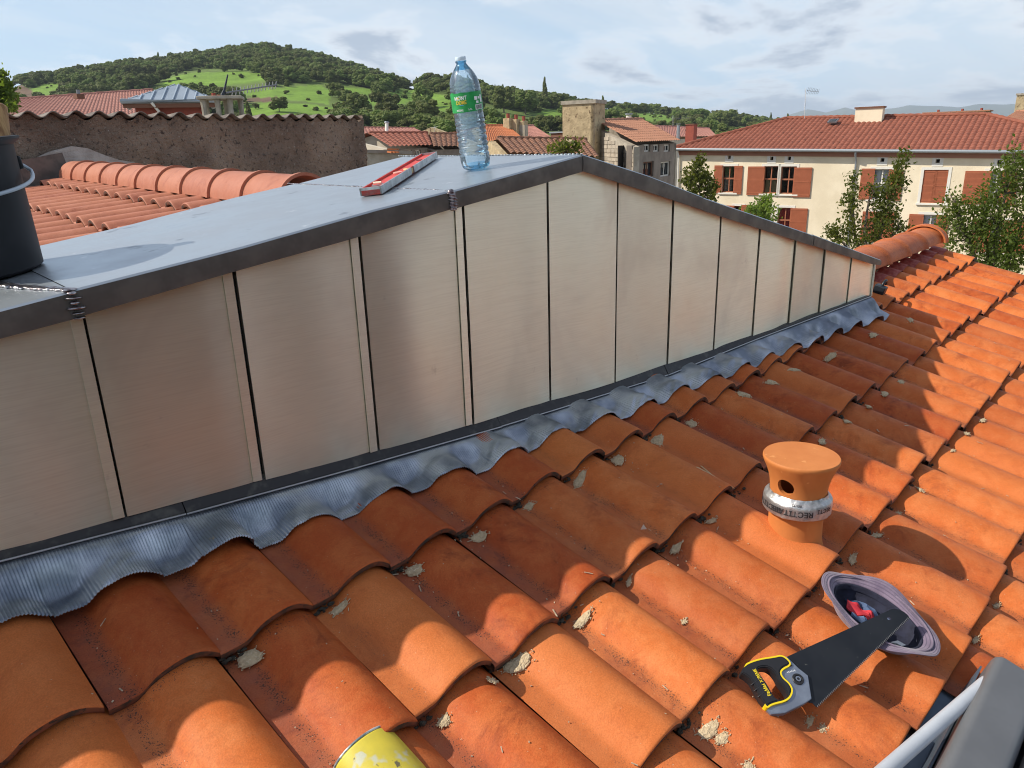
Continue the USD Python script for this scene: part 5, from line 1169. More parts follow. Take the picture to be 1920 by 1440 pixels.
# ------------------------------------------------------------------ trees
def leaf_mat(name, c1, c2, tr=.35):
    return mat(name, {'d': ('principled_bsdf', {'roughness': .6, 'specular_ior_level': .3}), 't': ('translucent_bsdf', {}), 'mx': ('mix_closure', {'fac': tr}), 'g': ('geometry', {}), 'oi': ('object_info', {}),
        'n': ('noise_texture', {'scale': .6, 'detail': 3.0}), 'r': ('map_range', {'from_min': .35, 'from_max': .65, 'clamp': True}), 'c': ('mix_color', {'a': c1, 'b': c2}), 'ri': ('map_range', {'to_min': .65, 'to_max': 1.35}), 'rh': ('map_range', {'to_min': .478, 'to_max': .515}), 'h': ('hsv', {}),
        'ls': ('map_range', {'to_min': .7, 'to_max': 1.3}), 'h2': ('hsv', {}), 'tw': ('mix_color', {'blend_type': 'multiply', 'fac': 1.0, 'b': (1.3, 1.25, .55)})},
        [('g.position', 'n.vector'), ('n.fac', 'r.value'), ('r.result', 'c.fac'), ('oi.random', 'ri.value'), ('oi.random', 'rh.value'), ('c.result', 'h.color'), ('ri.result', 'h.value'), ('rh.result', 'h.hue'), ('g.random_per_island', 'ls.value'), ('h.color', 'h2.color'), ('ls.result', 'h2.value'),
         ('h2.color', 'd.base_color'), ('h2.color', 'tw.a'), ('tw.result', 't.color'), ('d.BSDF', 'mx.closure1'), ('t.BSDF', 'mx.closure2')], surface='mx.closure')
M['far_leaf'] = leaf_mat('far_leaf', (.17, .24, .055), (.27, .31, .09), .5)
M['leaf'] = leaf_mat('leaf', (.155, .235, .04), (.22, .285, .06), .55)
M['leaf_dark'] = leaf_mat('leaf_dark', (.15, .235, .042), (.215, .285, .065), .55)
M['bark'] = surf('bark', (.11, .085, .06), .9, var=(.17, .14, .10), scale=12, bump=.6, bump_scale=30)
def leaf_cloud(centers, spread, n, size, g, droop=.3):
    """Folded leaf faces around cluster centres."""
    c = centers[g.integers(0, len(centers), n)]; p = c + g.normal(0, 1, (n, 3)) * np.asarray(spread)
    u = g.normal(0, 1, (n, 3)); u[:, 2] -= droop; u /= np.linalg.norm(u, axis=1, keepdims=True); w = np.cross(u, g.normal(0, 1, (n, 3))); w /= np.linalg.norm(w, axis=1, keepdims=True) + 1e-9
    s = size * g.uniform(.6, 1.25, (n, 1)); q = np.cross(u, w)
    V = np.stack([p - u * s * .5, p + w * s * .30 + q * s * .07, p + u * s * .55, p - w * s * .30 + q * s * .07], 1).reshape(-1, 3)
    b = np.arange(n)[:, None] * 4; F = np.vstack([b + [0, 1, 2], b + [0, 2, 3]])
    return V, F
def far_tree_mesh(seed, conifer=False):
    """Crown of a distant tree, about one metre tall and wide, origin at the foot: uneven lobes with leafy tufts."""
    g = np.random.default_rng(seed); out = []; 
    for q in range(18 if not conifer else 9):
        if conifer:
            z = .12 + q * .095; r = .24 * (1 - q / 10.5); c = np.array([g.normal(0, .015), g.normal(0, .015), z]); sc = np.array([r, r, .10])
        else:
            th = g.uniform(0, 6.28); rr = .30 * math.sqrt(g.random()); z = g.uniform(.24, .86); rr *= math.sin(math.pi * min(max((z - .05) / .95, .05), .95)) ** .6 * 1.1
            c = np.array([rr * math.cos(th), rr * math.sin(th), z]); sc = np.array([1, 1, .85]) * g.uniform(.10, .19)
        s = trimesh.creation.icosphere(subdivisions=2); v = s.vertices * (1 + .75 * (meshkit.noise(s.vertices * 2.6 + seed * 3 + q) - .5)[:, None] + .5 * (meshkit.noise(s.vertices * 7 + seed + q) - .5)[:, None])
        out.append((v * sc + c, s.faces))
    V, F = cat(out)
    tm = trimesh.Trimesh(V, F, process=False); p = np.array(tm.triangles_center)[g.integers(0, len(F), 420)]
    lv, lf = leaf_cloud(p, .018, 420, .055, g)
    return cat([(V, F), (lv, lf)])
protos = [far_tree_mesh(s) for s in (1, 2, 3, 4, 5)] + [far_tree_mesh(6, True)]
# woods: one uncountable mass of instances
g = np.random.default_rng(5)
woods = UsdGeom.PointInstancer.Define(stage, path_for('/World', 'hillside_woods'))
meta(woods.GetPrim(), 'dense green woods and hedges covering the hill behind the town', kind='stuff')
pr = []
for q, m in enumerate(protos):
    p = usdkit.mesh(stage, f'{woods.GetPath()}/crown_{q + 1:03d}', m, M['far_leaf'], smooth=False); pr.append(p.GetPath())
woods.CreatePrototypesRel().SetTargets(pr)
N = 42000
az = g.uniform(-.36, 1.42, N); rs = np.interp(az, rsaz, RS_PX[:, 1]); r = 230 + (rs * 1.06 - 230) * np.sqrt(g.random(N))
z = land(az, r); P = np.stack([r * np.sin(az), r * np.cos(az), z], -1); u, v, w = pix_many(P)
lu = land_use(u, v)
dens = meshkit.fbm(np.stack([P[:, 0] / 45, P[:, 1] / 45, P[:, 0] * 0], -1), 3)
low = np.clip((v - 175) / 60, 0, 1)
sky_v = np.interp(u, SKY_PX[:, 0], SKY_PX[:, 1])
upper = np.clip(1 - (v - sky_v) / 30.0, 0, 1)
keep = (lu == None) & (dens + .22 * upper > .46 + .10 * low) & (w > 100) & (u > -120) & (u < 1560) & (v < 262)
szv = g.uniform(6.5, 13.5, N)
for fr_ in (.35, .7):
    keep &= land_use(u, v - fr_ * szv / np.maximum(r, 1) * FPX) != 'meadow'

keep |= (lu == 'pale') & (g.random(N) < .10)
hedge = np.abs(meshkit.noise(np.stack([P[:, 0] / 75, P[:, 1] / 75, P[:, 0] * 0 + 7], -1)) - .5) < .014
keep |= (lu == 'meadow') & (hedge | (g.random(N) < .045))
idx = np.nonzero(keep)[0]
# thin so that the trees keep their distance
cell = {}; sel = []
for i in idx:
    k = (int(P[i, 0] // 8.0), int(P[i, 1] // 8.0))
    if k in cell: continue
    cell[k] = 1; sel.append(i)
sel = np.array(sel); n = len(sel)
sz = szv[sel] * np.where(dens[sel] > .5, 1.05, .8) * np.where(lu[sel] == 'meadow', g.uniform(.18, .5, n), 1)
pid = g.integers(0, 5, n); con = g.random(n) < .006; pid[con] = 5
scale = np.stack([sz * g.uniform(.95, 1.3, n), sz * g.uniform(.95, 1.3, n), sz * np.where(con, 1.5, g.uniform(.8, 1.05, n))], -1)
yaw = g.uniform(0, 2 * np.pi, n)
woods.CreatePositionsAttr(Vt.Vec3fArray.FromNumpy((P[sel] - [0, 0, .8]).astype(np.float32))); woods.CreateProtoIndicesAttr(Vt.IntArray.FromNumpy(pid.astype(np.int32)))
woods.CreateScalesAttr(Vt.Vec3fArray.FromNumpy(scale.astype(np.float32)))
woods.CreateOrientationsAttr([Gf.Quath(float(math.cos(a / 2)), 0, 0, float(math.sin(a / 2))) for a in yaw])
# separate trees on the lower meadows
def land_hit(u, v):
    d = ray(u, v); d = d / math.hypot(d[0], d[1]); az = math.atan2(d[0], d[1]); rr = np.linspace(140, 2000, 1500); zz = ZC + d[2] * rr; hh = land(np.full_like(rr, az), rr); k = np.nonzero(zz <= hh)[0]
    r = rr[k[0]] if len(k) else 400.0
    return np.array([d[0] * r, d[1] * r, float(land(np.array([az]), np.array([r]))[0])]), r
singles = [(524, 210, 36, 26, 0, 'lone rounded bush in the bright meadow behind the antenna'), (672, 232, 46, 50, 1, 'broad dark tree at the foot of the hill right of the rendered wall'), (712, 216, 34, 40, 2, 'tree in the middle of the meadow edge left of the bottle'), (738, 226, 40, 44, 3, 'tall rounded tree at the foot of the meadow'),
           (797, 206, 38, 44, 4, 'tree standing alone on the meadow just left of the bottle'), (800, 240, 52, 50, 0, 'big dark tree below the meadow beside the bottle'), (648, 236, 40, 42, 2, 'tree beside the end of the corrugated wall'), (700, 242, 44, 36, 4, 'low tree behind the red roofs left of the bottle'),
           (832, 244, 40, 26, 1, 'low bushy tree just left of the bottle label'), (945, 212, 44, 44, 3, 'round tree right of the bottle label'), (905, 232, 30, 30, 0, 'small tree right behind the bottle'), (985, 215, 46, 42, 1, 'dark tree right of the bottle on the slope'), (1022, 202, 26, 48, 5, 'dark pointed conifer standing above the chimney block'),
           (1050, 208, 36, 30, 2, 'bushy tree right of the conifer'), (930, 178, 34, 34, 4, 'tree on the ridge line right of the bottle'), (1190, 206, 30, 24, 3, 'small tree beside the upper strip meadow'), (1360, 234, 40, 26, 0, 'low tree behind the left corner of the cream house'), (1310, 232, 36, 26, 2, 'low tree behind the red chimney')]
for (u, v, wpx, hpx, k, lab) in singles:
    p, r = land_hit(u, v); sc = r / FPX * .97
    t = thing('hill_tree', lab, 'tree', 'single trees at the foot of the hill', loc=p - [0, 0, .3])
    m = protos[k]; s = np.array([wpx * sc * 1.15, wpx * sc * 1.15, hpx * sc * 1.1])
    part(t, 'crown', (m[0] * s, m[1]), M['far_leaf'])
    part(t, 'trunk', tube([[0, 0, -.3], [0, 0, hpx * sc * .4]], [hpx * sc * .035, hpx * sc * .02], 7), M['bark'])

def tree(label, stems, clusters, n, size, spread, leafm, base, seed, group=None):
    """stems: polylines from the foot up; clusters: leafy places with how thick they are."""
    g = np.random.default_rng(seed)
    t = thing('leafy_tree', label, 'tree', group)
    c = np.array(clusters); ms = []
    trunk_top = np.mean(c, 0) * .4 + base * .6
    for s in stems:
        s = np.array(s); L = len(s); ms.append(tube(s, np.linspace(.085, .012, L), 7))
    part(t, 'trunk', cat(ms), M['bark'], smooth=True)
    tw = []
    allp = np.concatenate([np.array(s) for s in stems])
    for q in c[g.integers(0, len(c), min(160, len(c)))]:
        k = np.argmin(np.linalg.norm((allp - q) * [1, 1, 1.0] + [0, 0, .25], axis=1)); a = allp[k]
        if np.linalg.norm(q - a) > .05: tw.append(tube([a, (a + q) / 2 + [0, 0, -.03], q + (q - a) * .15], [.016, .010, .004], 5, False))
    if tw: part(t, 'branches', cat(tw), M['bark'])
    part(t, 'crown', leaf_cloud(c, spread, n, size, g), leafm)
    return t
def blobs(lst, depth, g, per=1.0):
    """Leafy places seen at pixel ellipses (u, v, half width, half height, count), spread through a depth as great as the width."""
    out = []
    for (u, v, a, b, k) in lst:
        for _ in range(int(k * per)):
            th, rr = g.uniform(0, 6.28), math.sqrt(g.random()); out.append(at(u + a * rr * math.cos(th), v + b * rr * math.sin(th), depth + g.normal(0, .6) * a / FPX * depth))
    return out
def stem(pxs, depth, base_z=0.0, jig=0.0):
    P = [at(u, v, depth + d) for u, v, d in pxs]; b = P[0].copy(); b[2] = base_z; b[:2] = P[0][:2] + (P[0][:2] - P[-1][:2]) * .3
    pts = [b] + P; q = np.array(pts); tt = np.linspace(0, 1, len(q)); f = np.linspace(0, 1, 14); return [np.array([np.interp(x, tt, q[:, k]) for k in range(3)]) for x in f]
g = np.random.default_rng(11)
d1 = 38.0; tree('small upright green tree in front of the left corner of the cream house', [stem([(1318, 460, 0), (1312, 360, 0), (1310, 300, 0)], d1)], blobs([(1312, 305, 9, 10, 12), (1306, 325, 22, 18, 40), (1316, 352, 27, 22, 55), (1318, 385, 26, 20, 40), (1288, 338, 10, 16, 16), (1335, 350, 9, 12, 12)], d1, g), 1700, .20, .13, M['leaf'], at(1318, 460, d1), 1)
d2 = 34.0; tree('small treetop showing above the coping between two lower shutters', [stem([(1428, 470, 0), (1430, 420, 0), (1430, 370, 0)], d2)], blobs([(1432, 375, 12, 10, 16), (1428, 392, 26, 16, 46), (1410, 392, 14, 8, 14), (1440, 405, 20, 14, 26)], d2, g), 900, .18, .12, M['leaf'], at(1428, 470, d2), 2)
d3 = 24.0
tree('loose multi-stemmed tree with thin leafy shoots before the downpipe', [stem([(1636, 520, 0), (1650, 440, .1), (1672, 360, .2), (1694, 292, .2)], d3), stem([(1632, 520, 0), (1620, 440, -.1), (1628, 380, 0), (1640, 340, .1)], d3), stem([(1628, 520, .2), (1602, 440, .2), (1598, 380, .1), (1600, 332, .2)], d3), stem([(1622, 520, 0), (1588, 465, 0), (1560, 430, 0)], d3), stem([(1640, 520, 0), (1668, 450, .1), (1690, 420, .1)], d3)],
     blobs([(1696, 298, 7, 14, 14), (1686, 325, 14, 16, 26), (1676, 350, 16, 16, 26), (1664, 385, 22, 18, 34), (1640, 360, 14, 14, 16), (1600, 345, 9, 16, 14), (1594, 380, 14, 20, 26), (1600, 420, 16, 20, 24), (1560, 432, 16, 10, 18), (1570, 448, 22, 10, 24), (1648, 425, 24, 20, 40), (1630, 455, 34, 16, 50), (1690, 430, 14, 18, 16), (1672, 400, 18, 14, 18), (1660, 470, 30, 10, 26)], d3, g), 4200, .12, .115, M['leaf'], at(1636, 520, d3), 3)
d4 = 19.0
tree('dense dark green tree filling the right edge before the cream house', [stem([(1860, 560, 0), (1868, 440, 0), (1890, 340, 0), (1910, 280, 0)], d4), stem([(1850, 560, 0), (1820, 460, 0), (1795, 390, 0), (1782, 365, 0)], d4), stem([(1866, 560, 0), (1846, 440, .3), (1838, 360, .3)], d4), stem([(1870, 560, .4), (1900, 460, .4), (1930, 380, .4)], d4)],
     blobs([(1905, 300, 22, 22, 40), (1890, 335, 30, 24, 70), (1918, 350, 30, 40, 90), (1862, 370, 28, 24, 64), (1828, 390, 24, 18, 44), (1785, 375, 12, 12, 18), (1790, 405, 22, 20, 50), (1835, 425, 34, 24, 90), (1885, 415, 40, 34, 120), (1800, 445, 26, 22, 50), (1850, 470, 44, 24, 100), (1905, 470, 34, 34, 90), (1868, 505, 50, 16, 70), (1770, 420, 10, 16, 12), (1940, 420, 40, 90, 80), (1960, 330, 30, 50, 40)], d4, g), 8000, .10, .12, M['leaf_dark'], at(1860, 560, d4), 4)
d5 = 40.0
tree('dark dense treetop at the left edge above the corrugated wall', [stem([(0, 240, 0), (-8, 180, 0), (-14, 140, 0)], d5)], blobs([(-12, 145, 16, 14, 40), (-6, 165, 26, 16, 70), (4, 190, 24, 20, 70), (-30, 180, 30, 30, 70)], d5, g), 3600, .26, .16, M['leaf_dark'], at(0, 240, d5), 5)
d6 = 29.0
tree('low green shrub in front of the mossy ruined roof', [stem([(1060, 300, 0), (1058, 275, 0)], d6)], blobs([(1050, 278, 20, 8, 26), (1068, 272, 10, 8, 12), (1082, 276, 8, 8, 10)], d6, g), 500, .15, .12, M['leaf'], at(1060, 300, d6), 6)

# a dark conifer on the near side of the street; only its dim reflection shows, in the left metal panels
cg = np.random.default_rng(21); cc_ = []
for _ in range(1000):
    z_ = cg.uniform(ZC - 7, ZC + 6.5); r_ = 4.3 * (1 - max(0, (z_ - ZC + 2)) / 10.5) * math.sqrt(cg.random()); a_ = cg.uniform(0, 6.28)
    cc_.append([2.2 + r_ * math.cos(a_), -7.6 + r_ * math.sin(a_), z_])
M['needle'] = leaf_mat('needle', (.018, .032, .014), (.03, .05, .02), .1)
tree('dark conifer behind the camera, seen only as a dim reflection in the left metal panels', [[[2.4, -7.6, z_] for z_ in np.linspace(0, ZC + 6.5, 14)]], cc_, 26000, .28, .26, M['needle'], np.array([3.2, -7.6, 0.0]), 21)

# ------------------------------------------------------------------ buildings
def barrel_roof(p00, p10, p11, p01, pitch, rows, amp=.045, per=7, step=.02, hip=False):
    """Roof plane (eave left, eave right, ridge right, ridge left) as rows of barrel tiles."""
    p00, p10, p11, p01 = (np.asarray(q, float) for q in (p00, p10, p11, p01)); n = unit(np.cross(p10 - p00, p01 - p00)); n = n if n[2] > 0 else -n
    L = np.linalg.norm(p10 - p00); nb = max(2, int(L / pitch)); s = np.linspace(0, 1, nb * per + 1); ph = np.linspace(0, 2 * np.pi * nb, len(s))
    bar = amp * np.abs(np.sin(ph / 2)) ** 1.0
    t = []
    for r in range(rows): t += [(r / rows, step), ((r + 1) / rows - .002 / rows, 0)]
    V = []
    e0, e1 = p10 - p00, p11 - p01
    # barrels keep running straight up the slope: clip to the hips
    up = (p01 + p11) / 2 - (p00 + p10) / 2; ud = unit(e0); up = up - (up @ ud) * ud
    l = (p01 - p00) @ ud / L; rr_ = 1 - ((p11 - p00) @ ud) / L
    for tt, h in t:
        if not hip:
            V.append([p00 + e0 * x + ((p01 + e1 * x) - (p00 + e0 * x)) * tt + n * (b + h) for x, b in zip(s, bar)]); continue
        tm = tt
        V.append([p00 + ud * L * x + up * min(tm, (x / l if l > 1e-6 else 9) if x < max(l, 0) else 9, ((1 - x) / rr_ if rr_ > 1e-6 else 9)) + n * (b + h) for x, b in zip(s, bar)])
    V = np.array(V); return V.reshape(-1, 3), grid_faces(V.shape[0], V.shape[1])
def roofmat(name, a, b, dk=(.09, .04, .03)):
    return surf(name, a, .85, var=b, scale=2.4, detail=8, speck=(dk, 5.0, .62), bump=.3, bump_scale=9, bump_dist=.03)
M['roof_red'] = roofmat('roof_red', (.225, .068, .038), (.28, .09, .052)); M['roof_orange'] = roofmat('roof_orange', (.50, .16, .055), (.44, .14, .05)); M['roof_pink'] = roofmat('roof_pink', (.36, .15, .11), (.41, .19, .145))
M['roof_moss'] = roofmat('roof_moss', (.16, .075, .045), (.24, .11, .06), (.05, .05, .025)); M['roof_brown'] = roofmat('roof_brown', (.33, .15, .085), (.38, .18, .105))
M['cream'] = surf('cream_render', (.80, .70, .52), .9, var=(.70, .60, .43), scale=.5, detail=8, bump=.1, bump_scale=30); M['white_stone'] = surf('white_stone', (.70, .67, .60), .85)
M['shutter'] = surf('shutter_paint', (.36, .105, .045), .55, var=(.33, .095, .04), scale=3); M['win_frame'] = surf('window_frame', (.33, .12, .06), .5)
M['pane'] = mat('window_pane', {'fr': ('fresnel', {'IOR': 1.6}), 'd': ('diffuse_bsdf', {'color': (.015, .018, .02)}), 'gl': ('glossy_bsdf', {'roughness': .03}), 'm': ('mix_closure', {})}, [('fr.fac', 'm.fac'), ('d.BSDF', 'm.closure1'), ('gl.BSDF', 'm.closure2')], surface='m.closure')
M['curtain'] = surf('curtain', (.55, .56, .60), .9, var=(.45, .46, .5), scale=1.2, stretch=(6, 6, .2)); M['curtain_red'] = surf('curtain_red', (.42, .035, .03), .9); M['gutter'] = surf('gutter', (.30, .33, .35), .5, .5); M['cornice'] = surf('cornice', (.36, .17, .11), .8)
M['stone_warm'] = surf('stone_warm', (.50, .39, .23), .95, var=(.37, .285, .165), scale=3, detail=6, speck=((.16, .11, .06), 4, .6), bump=.8, bump_scale=6, bump_dist=.05); M['stone_grey'] = surf('stone_grey', (.30, .26, .20), .95, var=(.40, .35, .28), scale=2.5, bump=.8, bump_scale=6, bump_dist=.04)
M['plaster_grey'] = surf('plaster_grey', (.26, .22, .18), .95, var=(.20, .165, .135), scale=1.5, bump=.3, bump_scale=10); M['plaster_pale'] = surf('plaster_pale', (.60, .53, .42), .95, var=(.5, .44, .34), scale=1.0); M['brick_red'] = surf('brick_red', (.30, .07, .045), .9, var=(.24, .06, .04), scale=6)
M['dark_open'] = surf('dark_open', (.015, .013, .012), .9); M['roof_zinc'] = surf('roof_zinc', (.36, .42, .48), .5, .5, var=(.31, .37, .43), scale=1.5); M['concrete'] = surf('concrete', (.38, .34, .27), .95, var=(.28, .25, .2), scale=5); M['rust'] = surf('rust', (.16, .07, .04), .8); M['antenna_metal'] = surf('antenna_metal', (.22, .22, .23), .5, .6)

# cream house with shutters
FL_, FR_ = at(1272, 279, 54.0), at(1895, 283, 42.5)
fx = FR_ - FL_; fx[2] = 0; FLEN = np.linalg.norm(fx); fx = unit(fx); fn = unit(np.cross(fx, upz)); fn = fn if fn @ (CAM - FL_) > 0 else -fn
sk_ = (FR_[2] - FL_[2]) / FLEN
hp_ = lambda s, z, o=0.0: np.array([FL_[0] + fx[0] * s + fn[0] * o, FL_[1] + fx[1] * s + fn[1] * o, z])
def fsz(u, v): q = hit(u, v, FL_, fn); return (q - FL_) @ fx, q[2]
ez = lambda s: FL_[2] + sk_ * s
HL = FLEN + 6.0
house = thing('cream_house', 'long cream house with red tiled hip roof and orange brown shutters at the right', 'house')
wins = [  # opening in the picture, left leaf, right leaf, what hangs inside
    ((1355, 311.5, 1377, 361), (1340, 310, 1353.5, 362), (1377.5, 311, 1390.6, 364), 'dark'), ((1433, 311.5, 1455.5, 363), (1403, 312, 1431.5, 366), None, 'curtain_y'), ((1465, 312, 1490, 364), None, (1489.5, 314, 1519, 370), 'dark'),
    ((1637, 317, 1666, 374), (1615.5, 316, 1635.5, 374), (1667, 318, 1688, 376), 'curtain'), ((1733, 318.5, 1770, 381), (1732, 318, 1752, 381), (1752.5, 318.5, 1770.5, 380), 'closed'), ((1852, 321, 1879, 384), (1810, 320.5, 1851, 383), (1880, 322, 1902, 385), 'curtain'),
    ((1376, 386, 1390, 436), (1360, 385, 1375, 436), (1390, 384, 1404, 436), 'dark'), ((1420, 388, 1443, 438), (1400, 386, 1419, 438), None, 'dark'), ((1459, 389, 1482, 440), None, (1482.5, 390, 1511, 444), 'red'), ((1637, 397, 1650, 455), (1618, 396, 1636.5, 456), (1650.5, 397, 1672, 457), 'dark'),
    ((1727, 402, 1756, 462), (1705, 401, 1725.5, 462), (1756.5, 403, 1772, 464), 'curtain'), ((1852, 412, 1880, 474), (1826, 411, 1851, 474), (1881, 413, 1922, 476), 'curtain')]
vents = [(1367.5, 295), (1447, 297), (1480, 297), (1654.5, 300), (1758.5, 302), (1874, 304)]
def rect(b): 
    (s0, z1), (s1, z0) = fsz(b[0], b[1]), fsz(b[2], b[3]); return s0, s1, z0, z1
holes = []; facade = Polygon([(0, 0), (HL, 0), (HL, ez(HL) - .12), (0, ez(0) - .12)])
for w in wins: s0, s1, z0, z1 = rect(w[0]); holes.append(shapely.box(s0, z0, s1, z1))
for (u, v) in vents: s, z = fsz(u, v); holes.append(shapely.box(s - .11, z - .11, s + .11, z + .11))
fv_, ff_ = extrude(facade.difference(shapely.union_all(holes)), .35)
part(house, 'facade', (np.array([hp_(a, b, -.35 + c) for a, b, c in fv_]), ff_ if np.dot(np.cross(fx, upz), fn) > 0 else ff_[:, ::-1]), M['cream'])
part(house, 'side_wall', obox(hp_(0, 0, -11), fx * .35, fn * 10.65, [0, 0, ez(0) - .12]), M['cream'])
part(house, 'back_wall', obox(hp_(0, 0, -11), fx * HL, fn * .3, [0, 0, ez(0) - .6]), M['cream'])
part(house, 'inside_screen', obox(hp_(.4, 0, -1.6), fx * (HL - .8), fn * .05, [0, 0, ez(HL) - .5]), M['dark_open'])
def bar(p, s0, s1, z0, z1, o0, o1, m, name, parent): return part(parent, name, obox(hp_(s0, z0, o0), fx * (s1 - s0), fn * (o1 - o0), [0, 0, z1 - z0]), m)
for w in wins:
    s0, s1, z0, z1 = rect(w[0]); f = .16
    sur = Polygon([(s0 - f, z0 - .02), (s1 + f, z0 - .02), (s1 + f, z1 + f), (s0 - f, z1 + f)]).difference(shapely.box(s0, z0 - .1, s1, z1))
    v, q = extrude(sur, .03); part(house, 'surround', (np.array([hp_(a, b, c - .002) for a, b, c in v]), q if np.dot(np.cross(fx, upz), fn) > 0 else q[:, ::-1]), M['white_stone'])
    bar(0, s0 - f - .05, s1 + f + .05, z0 - .12, z0 - .02, 0, .10, M['white_stone'], 'sill', house)
    if w[3] != 'closed':
        fr = part(house, 'window', cat([obox(hp_(a, b, -.20), fx * (c - a), fn * .06, [0, 0, d - b]) for a, c, b, d in ((s0, s0 + .06, z0, z1), (s1 - .06, s1, z0, z1), (s0, s1, z0, z0 + .07), (s0, s1, z1 - .07, z1), ((s0 + s1) / 2 - .035, (s0 + s1) / 2 + .035, z0, z1))]
                                          + [obox(hp_(s0, z0 + (z1 - z0) * .50, -.17), fx * (s1 - s0), fn * .05, [0, 0, .10])]), M['win_frame'] if w[3] in ('dark', 'curtain_y', 'red') else M['white_stone'])
        part(fr, 'pane', obox(hp_(s0 + .05, z0 + .06, -.19), fx * (s1 - s0 - .1), fn * .01, [0, 0, z1 - z0 - .12]), mat('clear_pane', {'fr': ('fresnel', {'IOR': 1.5}), 't': ('transparent_bsdf', {}), 'gl': ('glossy_bsdf', {'roughness': .03}), 'm': ('mix_closure', {})}, [('fr.fac', 'm.fac'), ('t.BSDF', 'm.closure1'), ('gl.BSDF', 'm.closure2')], surface='m.closure') if 'clear_pane' not in M else M['clear_pane'])
        M['clear_pane'] = '/World/Looks/clear_pane'
        if w[3] == 'curtain': bar(0, s0 + .08, s1 - .08, z0 + (z1 - z0) * .25, z1 - .08, -.30, -.28, M['curtain'], 'curtain', fr)
        if w[3] == 'red': bar(0, s0 + .06, s1 - .06, z0 + .06, z1 - .06, -.30, -.28, M['curtain_red'], 'curtain', fr)
        if w[3] == 'curtain_y': bar(0, s0 + .06, s1 - .06, z0 + .06, z0 + (z1 - z0) * .5, -.34, -.32, surf('curtain_olive', (.25, .21, .10), .9), 'curtain', fr)
    for lf in (w[1], w[2]):
        if not lf: continue
        a0, a1, b0, b1 = rect(lf); o = -.08 if w[3] == 'closed' else .035
        ms = [obox(hp_(a0 + .02, b0, o), fx * (a1 - a0 - .04), fn * .045, [0, 0, b1 - b0])]
        for t_ in (.05, .5, .93): ms.append(obox(hp_(a0 + .04, b0 + (b1 - b0) * t_, o + .043), fx * (a1 - a0 - .08), fn * .02, [0, 0, .09]))
        sh = part(house, 'shutter', cat(ms), M['shutter'])
        sl = [obox(hp_(a0 + .09, z, o + .043), fx * (a1 - a0 - .18), fn * .012, [0, 0, .028]) for z in np.arange(b0 + .18, b1 - .15, .07)]
        part(sh, 'louvres', cat(sl), M['shutter'])
for (u, v) in vents:
    s, z = fsz(u, v); v_, q_ = extrude(shapely.box(s - .30, z - .32, s + .30, z + .34).difference(shapely.box(s - .11, z - .11, s + .11, z + .11)), .025)
    part(house, 'vent_surround', (np.array([hp_(a, b, c - .002) for a, b, c in v_]), q_ if np.dot(np.cross(fx, upz), fn) > 0 else q_[:, ::-1]), M['white_stone'])
    bar(0, s - .13, s + .13, z - .13, z + .13, -.33, -.30, M['dark_open'], 'vent_opening', house)
cn = np.array([0, 0, sk_])
part(house, 'cornice', obox(hp_(-.03, ez(0) - .42, 0), fx * (HL + .03) + [0, 0, sk_ * HL], fn * .10, [0, 0, .30]), M['cornice'])
part(house, 'gutter', tube([hp_(-.4, ez(-.4) - .03, .50), hp_(HL / 2, ez(HL / 2) - .03, .50), hp_(HL, ez(HL) - .03, .50)], .10, 10), M['gutter'], smooth=40)
s, z = fsz(1606, 300); part(house, 'downpipe', tube([hp_(s, ez(s) - .05, .48), hp_(s, ez(s) - .30, .46), hp_(s, ez(s) - .65, .12), hp_(s, ez(s) - 1.2, .09), hp_(s, 0, .09)], .06, 8), M['gutter'], smooth=40)
s, z = fsz(1272, 300); part(house, 'downpipe', tube([hp_(.10, ez(s) - .05, .45), hp_(.10, ez(s) - .55, .12), hp_(.10, 0, .10)], .07, 8), M['white_stone'], smooth=40, label='white downpipe at the left corner')
HD = 11.0
rA = hit(1476, 223, hp_(0, 0, -HD / 2 + .0), fn); rB = hit(1850, 216, hp_(0, 0, -HD / 2), fn)
rs0, rs1 = (rA - FL_) @ fx, (rB - FL_) @ fx; rz = rA[2], rB[2]
eo = .45
p00, p10 = hp_(-eo, ez(-eo) - .02, eo), hp_(HL, ez(HL) - .02, eo)
p01, p11 = hp_(rs0, rz[0], -HD / 2), hp_(rs1, rz[1], -HD / 2)
b00, b10 = hp_(-eo, ez(-eo) - .02, -HD - eo), hp_(HL, ez(HL) - .02, -HD - eo)
rf_ = part(house, 'roof', barrel_roof(p00, p10, p11, p01, .32, 14, .070, hip=True), M['roof_red'], smooth=60)
part(house, 'hip_slope', barrel_roof(b00, p00, p01, p01, .40, 12, .07, hip=True), M['roof_red'], smooth=60)
part(house, 'hip_slope', barrel_roof(p10, b10, p11, p11, .40, 12, .07, hip=True), M['roof_red'], smooth=60)
part(house, 'roof_back', (np.array([b00, b10, p11, p01]), np.array([[0, 3, 2, 1]])), M['roof_red'])
for a, b in ((p01, p11), (p00, p01), (p10, p11)):
    n_ = int(np.linalg.norm(b - a) / .45); tt = np.linspace(0, 1, n_ * 2 + 1)
    part(house, 'ridge_tiles', tube([a + (b - a) * t + upz * .06 for t in tt], [.15 if i % 2 else .12 for i in range(len(tt))], 8), M['roof_red'], smooth=40)
c0, c1 = hit(1601, 234, p01 + fn * 1.0, fn), hit(1652, 233, p01 + fn * 1.0, fn); ct = hit(1626, 203, p01 + fn * 1.0, fn)
cw = (c1 - c0) @ fx
cb_ = hp_((c0 - FL_) @ fx, c0[2] - .5, (c0 - FL_) @ fn); chh = ct[2] - c0[2] + .5
ch = part(house, 'chimney', cat([obox(cb_ - fn * .7, fx * cw, fn * .7, [0, 0, chh])]), M['cream'])
